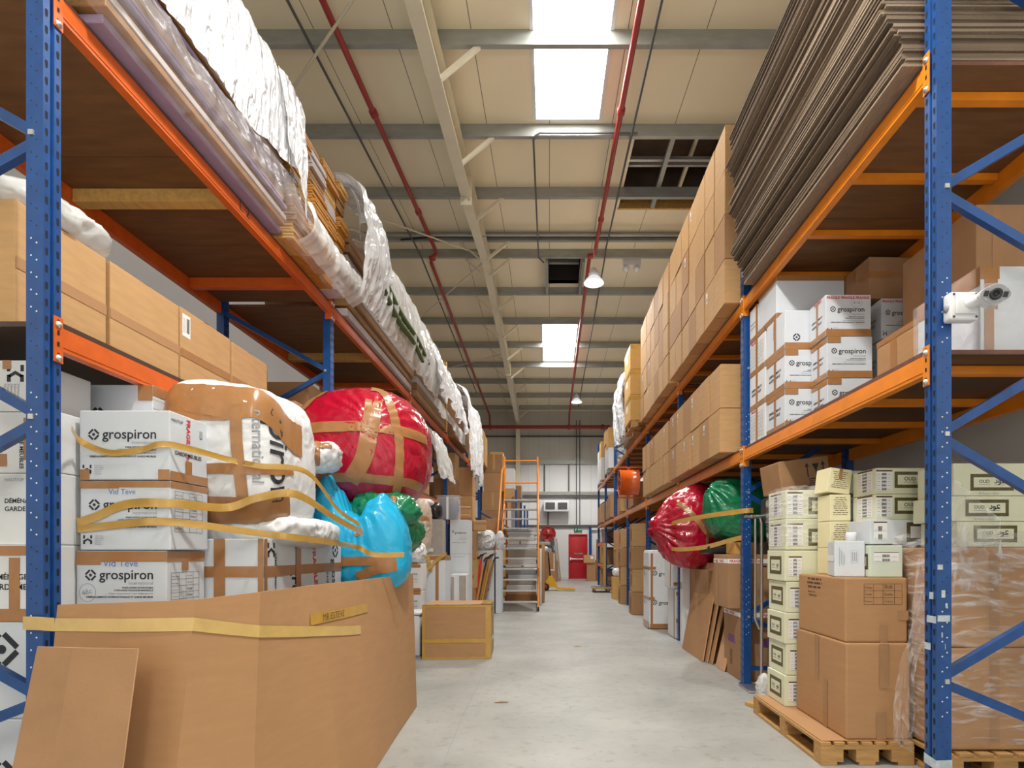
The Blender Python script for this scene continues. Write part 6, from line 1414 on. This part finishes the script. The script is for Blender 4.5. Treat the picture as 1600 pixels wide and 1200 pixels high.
mb = MB(); mb.box(-.22, .45, -.02, .02, .60, .63, 'fanor'); mb.box(-.22, .45, -.02, .02, -.06, -.03, 'fanor'); mb.box(-.02, .02, -.02, .02, .568, .60, 'fanor'); mb.box(-.02, .02, -.02, .02, -.03, .002, 'fanor'); mb.build('bracket', t)
# upper shelf, farther bays
pallet('wooden pallet of yellow cartons on the right upper shelf', 1.68, 2.6, 11.5, 12.5).location.z = ZT + .003
for k in range(3): carton('yellow brown carton stacked on the raised pallet, %s of three' % ('lowest', 'middle', 'topmost')[k], 1.66, 2.5, 11.52, 12.4, ZT + .152 + .52 * k, ZT + .152 + .52 * k + .518, 'card_y', lambda F: F['L'].rect(.3, .25, .5, .4, 'paper'), [[('L', 0, .42, .88, .5), ('F', 0, .42, .84, .5)]], tmat='tape_y', r=.012)
mb = MB(); mb.rbox(1.85, 2.6, 13.0, 13.95, ZT + .002, 5.3, 'card3', r=.01); tag(recenter(mb.build('covered_load')), 'stacked load under white plastic on the right upper shelf', 'load')
cover('plastic_cover', 'crumpled white plastic over the load on the right upper shelf', [(2.5, 5.42), (1.92, 5.4), (1.78, 5.2), (1.78, 4.6), (1.80, 3.95)], 12.6, 14.1, 60, 60, 'film_s', -.09, 81)
bag('white plastic bundle at the foot of the covered load', Blob((1.80, 13.2, 4.06), (.14, .4, .16), p=2.4, wr=.14, seed=82), 'film_s', (), name='plastic_bundle', cat='bundle', sub=5)
for k, (x0, y0, z0, hh, mt) in enumerate(((1.80, 17.1, 0, .62, 'white2'), (1.80, 17.1, .63, .60, 'card_y'), (1.85, 18.0, 0, .9, 'white2'), (1.82, 18.0, .91, .45, 'card_y'), (1.84, 19.9, 0, .8, 'white2'), (1.84, 19.9, .81, .55, 'card_y'), (1.86, 20.9, 0, 1.2, 'white2'))):
    carton('%s carton on the far right upper shelf, %s' % ('white' if mt == 'white2' else 'yellow', ('nearest, lower', 'nearest, upper', 'second, lower', 'second, upper', 'third, lower', 'third, upper', 'farthest')[k]), x0, x0 + .55, y0, y0 + .7, ZT + .006 + z0, ZT + .006 + z0 + hh, mt, None, ())
# lower shelf, farther bays
for k, (x0, y0, hh, w) in enumerate(((1.90, 12.75, .55, .5), (1.95, 13.4, .45, .5), (1.86, 14.5, .50, .45), (1.85, 16.9 + .1, .72, .6), (1.88, 18.2, .62, .55), (1.83, 19.9, .66, .55), (1.85, 20.8, .6, .5))):
    carton('brown carton on the far right lower shelf, %s past the orange fan' % ORD[k], x0, x0 + .6, y0, y0 + w, ZB + .003, ZB + hh, ('card', 'card3', 'card2')[k % 3], None, [[('F', .27, 0, .33, hh - .06)]] if k % 2 else ())
# low far shelves
for k, (x0, y0, z0, hh, mt) in enumerate(((1.97, 20.0, .897, .5, 'card'), (2.0, 20.9, .897, .6, 'card_y'), (1.97, 20.2, .002, .7, 'card3'), (1.97, 21.2, .002, .66, 'card'), (1.97, 20.0, 1.687, .4, 'card'), (1.97, 21.1, 1.687, .5, 'white2'))):
    carton('carton on the small low shelves at the far right, %s' % ('middle level, near', 'middle level, far', 'floor level, near', 'floor level, far', 'top level, near', 'top level, far')[k], x0, x0 + .5, y0, y0 + .6, z0, z0 + hh, mt, None, ())
mb = MB(); mb.rbox(-.05, .05, -.3, .3, 0, 1.95, 'card', r=.01); o = mb.build('timber_board'); o.location = (1.95, 16.3, .002); tag(o, 'tall brown panel standing beside the far column of cartons', 'panel')
mb = MB(); mb.box(-.04, .04, -.05, .05, 0, 1.5, 'wood2'); o = mb.build('timber_post'); o.location = (1.86, 18.9, .12); tag(o, 'upright pale plank on the flat trolley at far right', 'timber')
carton('square brown carton on the floor beside the flat trolley', 1.78, 2.1, 15.8, 16.1, .002, .62, 'card_y', None, ())
bag('white sack on the square carton at far right', Blob((1.93, 16.0, .74), (.13, .12, .12), p=2.3, wr=.15, seed=85), 'wrapw', (), name='sack', cat='sack', sub=4)
mb = MB(); mb.rbox(1.885, 1.895, 16.0, 16.4, 1.38, 1.42, 'yellow', r=.003, seg=1); tag(recenter(mb.build('yellow_tag')), 'yellow strip stuck on the tall brown panel', 'strip'); 
t = thing('flat_trolley', 'low wooden flat trolley on castors at the far right', 'trolley', (1.72, 18.7, 0))
mb = MB(); mb.rbox(-.30, .30, -.45, .45, .12, .165, 'wood', r=.006); mb.build('deck', t); mb = MB(); mb.rbox(-.27, .27, -.42, .42, .166, .172, 'grey_steel', r=.002); mb.build('mat', t)
for x in (-.23, .23):
    for y in (-.36, .36):
        mb = MB(); mb.lathe([(0, -.02), (.05, -.02), (.055, 0), (.05, .02), (0, .02)], (x, y, .056), 'redpipe', 16, 'X'); mb.box(x - .03, x + .03, y - .02, y + .02, .07, .119, 'chrome'); mb.build('castor', t)
# by the door
carton('brown carton standing right of the red door', 1.72, 2.12, 25.6, 26.0, .002, .82, 'card', None, ())
carton('small open brown carton on the one right of the door', 1.58, 2.06, 25.55, 26.0, .822, 1.18, 'card2', lambda F: F['F'].rect(.30, .18, .43, .30, 'paper'), ())
carton('tall brown carton in the corner behind the rack end', 2.2, 2.6, 25.8, 26.3, .002, 1.9, 'card3', None, ()); carton('narrow brown carton right of the small open carton', 2.14, 2.19, 25.7, 26.2, .002, .95, 'card3', None, ())
mb = MB(); mb.box(1.90, 2.02, YB - .14, YB - .02, 0, 2.5, 'blue'); mb.box(2.02, 2.7, YB - .12, YB - .03, 2.36, 2.46, 'whitep'); tag(recenter(mb.build('blue_post')), 'blue steel post at the wall right of the red door', 'post')
# goods left of the door
for k, (x0, x1, y0, y1, hh, mt) in enumerate(((-.15, .28, 24.0, 24.5, 1.30, 'card'), (-.50, -.17, 23.5, 24.0, 1.22, 'card_y'), (.05, .40, 25.0, 25.4, .9, 'card3'))):
    carton('brown carton by the yellow pallet truck, %s' % ('with white tape frame', 'left one beside the handle', 'small one behind')[k], x0, x1, y0, y1, .002, hh, mt, None, [[('F', .06, .55, .10, 1.2)], [('F', .06, .52, .38, .58)], [('F', .34, .6, .38, 1.25)]] if k == 0 else (), tmat='paper')
for k, (x, a, c, w) in enumerate(((.44, .10, 'greybox', .03), (.54, .10, 'card2', .02), (.31, .10, 'grey_steel', .05))):
    mb = MB(); mb.box(-w, w, -.35, .35, 0, 2.0 - .06 * k, c); o = mb.build('leaning_panel'); o.location = (x, 26.3, .004); o.rotation_euler = (0, -a, 0); tag(o, ('grey panel leaning by the hose reel', 'pale wooden panel leaning left of the red door', 'dark frame leaning behind the brown cartons')[k], 'panel')
t = thing('metal_cabinet', 'dark grey shelf unit below the hose reel', 'cabinet', (-.26, 26.0, 0)); mb = MB(); mb.box(-.42, .42, .0, .4, .002, 1.62, 'grey_steel'); mb.build('body', t); mb = MB(); mb.box(-.38, .38, -.012, -.002, 1.28, 1.5, 'greybox'); mb.build('drawer', t); mb = MB(); mb.box(-.38, .38, -.012, -.002, .6, 1.2, 'bluestuff'); mb.build('panel', t)
mb = MB(); mb.rbox(-.42, .30, -.1, .28, 0, .16, 'greybox', r=.02); o = mb.build('storage_tray'); o.location = (-.22, 26.1, 1.625); tag(o, 'grey tray on top of the dark shelf unit', 'tray')
# pallet truck
t = thing('pallet_truck', 'yellow hand pallet truck parked near the ladder', 'pallet truck', (-.16, 19.3, 0))
mb = MB(); mb.prism([(.06, .14), (.05, .30), (.16, .50), (.26, .50), (.40, .26), (.44, .12)], 'Y', -.16, .16, 'yellow'); mb.build('body', t)
for y in (-.20, .20):
    mb = MB(); mb.prism([(.40, .06), (1.0, .035), (1.06, .06), (1.0, .085), (.40, .12)], 'Y', y - .08, y + .08, 'yellow'); mb.build('fork', t)
for y in (-.20, .20):
    mb = MB(); mb.lathe([(0, -.035), (.115, -.035), (.13, -.02), (.13, .02), (.115, .035), (0, .035)], (.04, y, .132), 'rubber', 22, 'Y'); w_o = mb.build('wheel', t); mb = MB(); mb.lathe([(0, -.038), (.06, -.038), (.06, -.036)], (.04, y, .132), 'redpipe', 14, 'Y'); mb.build('hub', w_o)
mb = MB(); mb.tube([(.20, 0, .45), (.14, 0, 1.15)], .026, 'black', 10); mb.tube([(.14, -.02, 1.12), (.13, -.16, 1.22), (.12, -.16, 1.32), (.12, .16, 1.32), (.13, .16, 1.22), (.14, .02, 1.12)], .018, 'black', 8); mb.build('handle', t)
bag('white crumpled paper bag on the pallet truck goods', Blob((-.16, 21.2, 1.42), (.12, .10, .10), p=2.3, wr=.2, seed=88), 'wrapw', (), name='paper_bag', cat='bag', sub=4)
carton('dark carton under the white paper bag', -.36, .0, 21.0, 21.4, .002, 1.32, 'card3', None, ())

# ---- wheeled warehouse ladder
t = thing('warehouse_ladder', 'orange wheeled warehouse ladder with grey steps and handrails', 'ladder', (-.70, 12.9, 0))
def TB(pts, r, mt, name, n_=10, par=None): 
    mb = MB(); mb.tube(pts, r, mt, n=n_); return mb.build(name, par or t)
xl, xr = -.46, .46; yb0, yt0 = -.35, 1.15       # foot and top along the aisle
ztop = 2.62
for s, x in ((-1, xl), (1, xr)):
    k_ = .90
    TB([(x, yb0, .12), (x * k_, yt0, ztop)], .026, 'orange', 'stringer')
    TB([(x * k_, yt0, ztop), (x * k_, yt0 + .02, 3.70)], .024, 'orange', 'guard_post')
    TB([(x * 1.10, yb0 - .05, .9), (x * 1.0, yt0 - .15, 3.35), (x * k_, yt0 + .02, 3.45)] if s < 0 else [(x * 1.0, yb0 + .02, .95), (x * .93, yt0 - .15, 3.30), (x * k_, yt0 + .02, 3.42)], .020, 'orange', 'handrail')
    TB([(x * 1.10, yb0 - .05, .9), (x, yb0 + .08, .75)] if s < 0 else [(x, yb0 + .02, .95), (x, yb0 + .1, .78)], .018, 'orange', 'rail_stay')
    TB([(x * k_, yt0 + .7, .12), (x * k_, yt0 + .66, ztop)], .024, 'orange', 'rear_leg'); TB([(x * k_, yt0, ztop - .03), (x * k_, yt0 + .66, ztop - .03)], .02, 'orange', 'platform_rail'); TB([(x, yb0 + .03, .2), (x * k_, yt0 + .68, .2)], .02, 'orange', 'base_rail')
    for y in (yb0, yt0 + .7):
        mb = MB(); mb.lathe([(0, -.018), (.05, -.018), (.056, 0), (.05, .018), (0, .018)], (x * (1 if y < 0 else k_), y - .02, .057), 'rubber', 16, 'X'); mb.box(x * (1 if y < 0 else k_) - .024, x * (1 if y < 0 else k_) + .024, y - .04, y, .07, .14, 'chrome'); mb.build('castor', t)
for k in range(11):
    f = (k + .6) / 11; z = .12 + (ztop - .12) * (k + .35) / 10.4; y = yb0 + (yt0 - yb0) * (z - .12) / (ztop - .12); hw = .46 * (1 - .1 * (z - .12) / (ztop - .12)) - .02
    mb = MB(); mb.rbox(-hw, hw, y - .09, y + .11, z - .018, z + .018, 'alu', r=.004, seg=1, smooth=False)
    mb.build('step', t)
mb = MB(); mb.rbox(-.40, .40, yt0 + .03, yt0 + .64, ztop - .01, ztop + .02, 'alu', r=.004, seg=1, smooth=False); mb.build('platform', t)
for z in (3.05, 3.60): TB([(xl * .9, yt0 + .02, z), (xr * .9, yt0 + .02, z)], .018, 'orange', 'guard_bar')
# flat goods under and behind the ladder
rr = random.Random(33); z = .20
for k in range(12):
    hh = rr.choice((.09, .12, .15, .18)); x0 = -1.16 + rr.random() * .10; x1 = -.22 - rr.random() * .16
    mt = ('card', 'white2', 'greycard', 'white', 'greybox', 'paper', 'white2', 'greycard', 'white', 'paper', 'white2', 'white')[k]
    mb = MB(); mb.rbox(x0, x1, 14.62, 15.4, z, z + hh - .003, mt, r=.01, seg=1, smooth=False)
    f = Face(mb, (x0, 14.62, z), (1, 0, 0), (0, 0, 1), (0, -1, 0), x1 - x0, hh)
    if k == 5: f.rect(.4, .02, .47, .05, 'ink_green')
    if k == 9: f.rect(.3, 0, .34, hh, 'tape')
    tag(recenter(mb.build('flat_pack')), 'flat pack behind the ladder, %s from the bottom, %s' % ((ORD)[k], ('brown', 'off white', 'grey', 'white', 'grey plastic', 'paper white with green mark', 'off white', 'grey', 'white', 'with brown tape', 'off white', 'white, topmost')[k]), 'pack'); z += hh
TOPZ = z
mb = MB(); mb.box(-1.15, -.25, 14.6, 15.4, .002, .196, 'wood4'); tag(recenter(mb.build('plinth')), 'low dark wooden base under the flat packs', 'base')
for k in range(5):
    mb = MB(); mb.tube([(-1.10, 14.7 + .12 * k, TOPZ + .024 + .0 * k), (-.20, 14.72 + .12 * k, TOPZ + .024)], .022, 'greybox', 8); tag(mb.build('plastic_tube'), 'grey plastic tube on the flat packs, %s' % ('nearest', 'second', 'third', 'fourth', 'farthest')[k], 'tube')
mb = MB(); mb.rbox(-.04, .04, -.45, .45, 0, 1.55, 'card', r=.01); o = mb.build('cardboard_sheet'); o.location = (-.16, 15.1, .004); tag(o, 'brown cardboard panel standing right of the flat packs', 'cardboard')
mb = MB(); mb.rbox(-.03, .03, -.2, .2, 0, 1.4, 'white', r=.01); o = mb.build('white_panel'); o.location = (-.215, 14.3, .004); tag(o, 'narrow white panel standing between ladder and cardboard panel', 'panel')
# far left rack load
for k in range(4): carton('brown carton stacked on the far left rack facing us, %s' % ('lowest', 'second', 'third', 'topmost')[k], (-2.08, -2.06, -2.0, -2.02)[k], (-1.42, -1.44, -1.40, -1.43)[k], 17.25, 17.9, 2.028 + .572 * k, 2.598 + .572 * k, ('card3', 'card', 'card', 'card3')[k], None, [[('F', .3, .1, .36, .56)]] if k % 2 else (), tmat='card2')
for k in range(3): carton('pale carton beside the brown stack on the far left rack, %s' % ('lowest', 'middle', 'topmost')[k], -1.38, -1.06, 17.3, 17.8, 2.028 + .62 * k, 2.646 + .62 * k, 'white2' if k != 1 else 'card2', None, ())
for k in range(3): carton('brown carton in the middle bay of the far left rack, %s' % ('lowest', 'middle', 'topmost')[k], -1.62, -1.0, 20.2, 20.8, 2.028 + .56 * k, 2.586 + .56 * k, ('card', 'card_y', 'card')[k], None, ())
for k in range(4): carton('yellow carton in the middle bay of the far left rack, %s' % ('lowest', 'second', 'third', 'topmost')[k], -2.1, -1.66, 20.2, 20.8, 2.028 + .72 * k, 2.746 + .72 * k, 'card_y', None, ())
for k in range(3): carton('brown carton on the floor under the far left rack, %s' % ('left', 'middle', 'right')[k], -2.05 + .37 * k, -1.7 + .37 * k, 17.3, 17.9, .002, 1.2 + .2 * (k % 2), ('card', 'card_y', 'card3')[k], None, ())

for lab, x, y, rz, c in (('thin dark splinter on the floor near the aisle front', -.42, 4.95, .1, 'wood4'), ('pale short splinter on the floor farther along the aisle', .40, 7.9, .25, 'wood2')):
    mb = MB(); mb.tube([(-.06, 0, .006), (0, .004, .008), (.06, 0, .006)], [.003, .006, .003], c, 6); o = mb.build('wood_splinter'); o.location = (x, y, 0); o.rotation_euler = (0, 0, rz); tag(o, lab, 'wood')
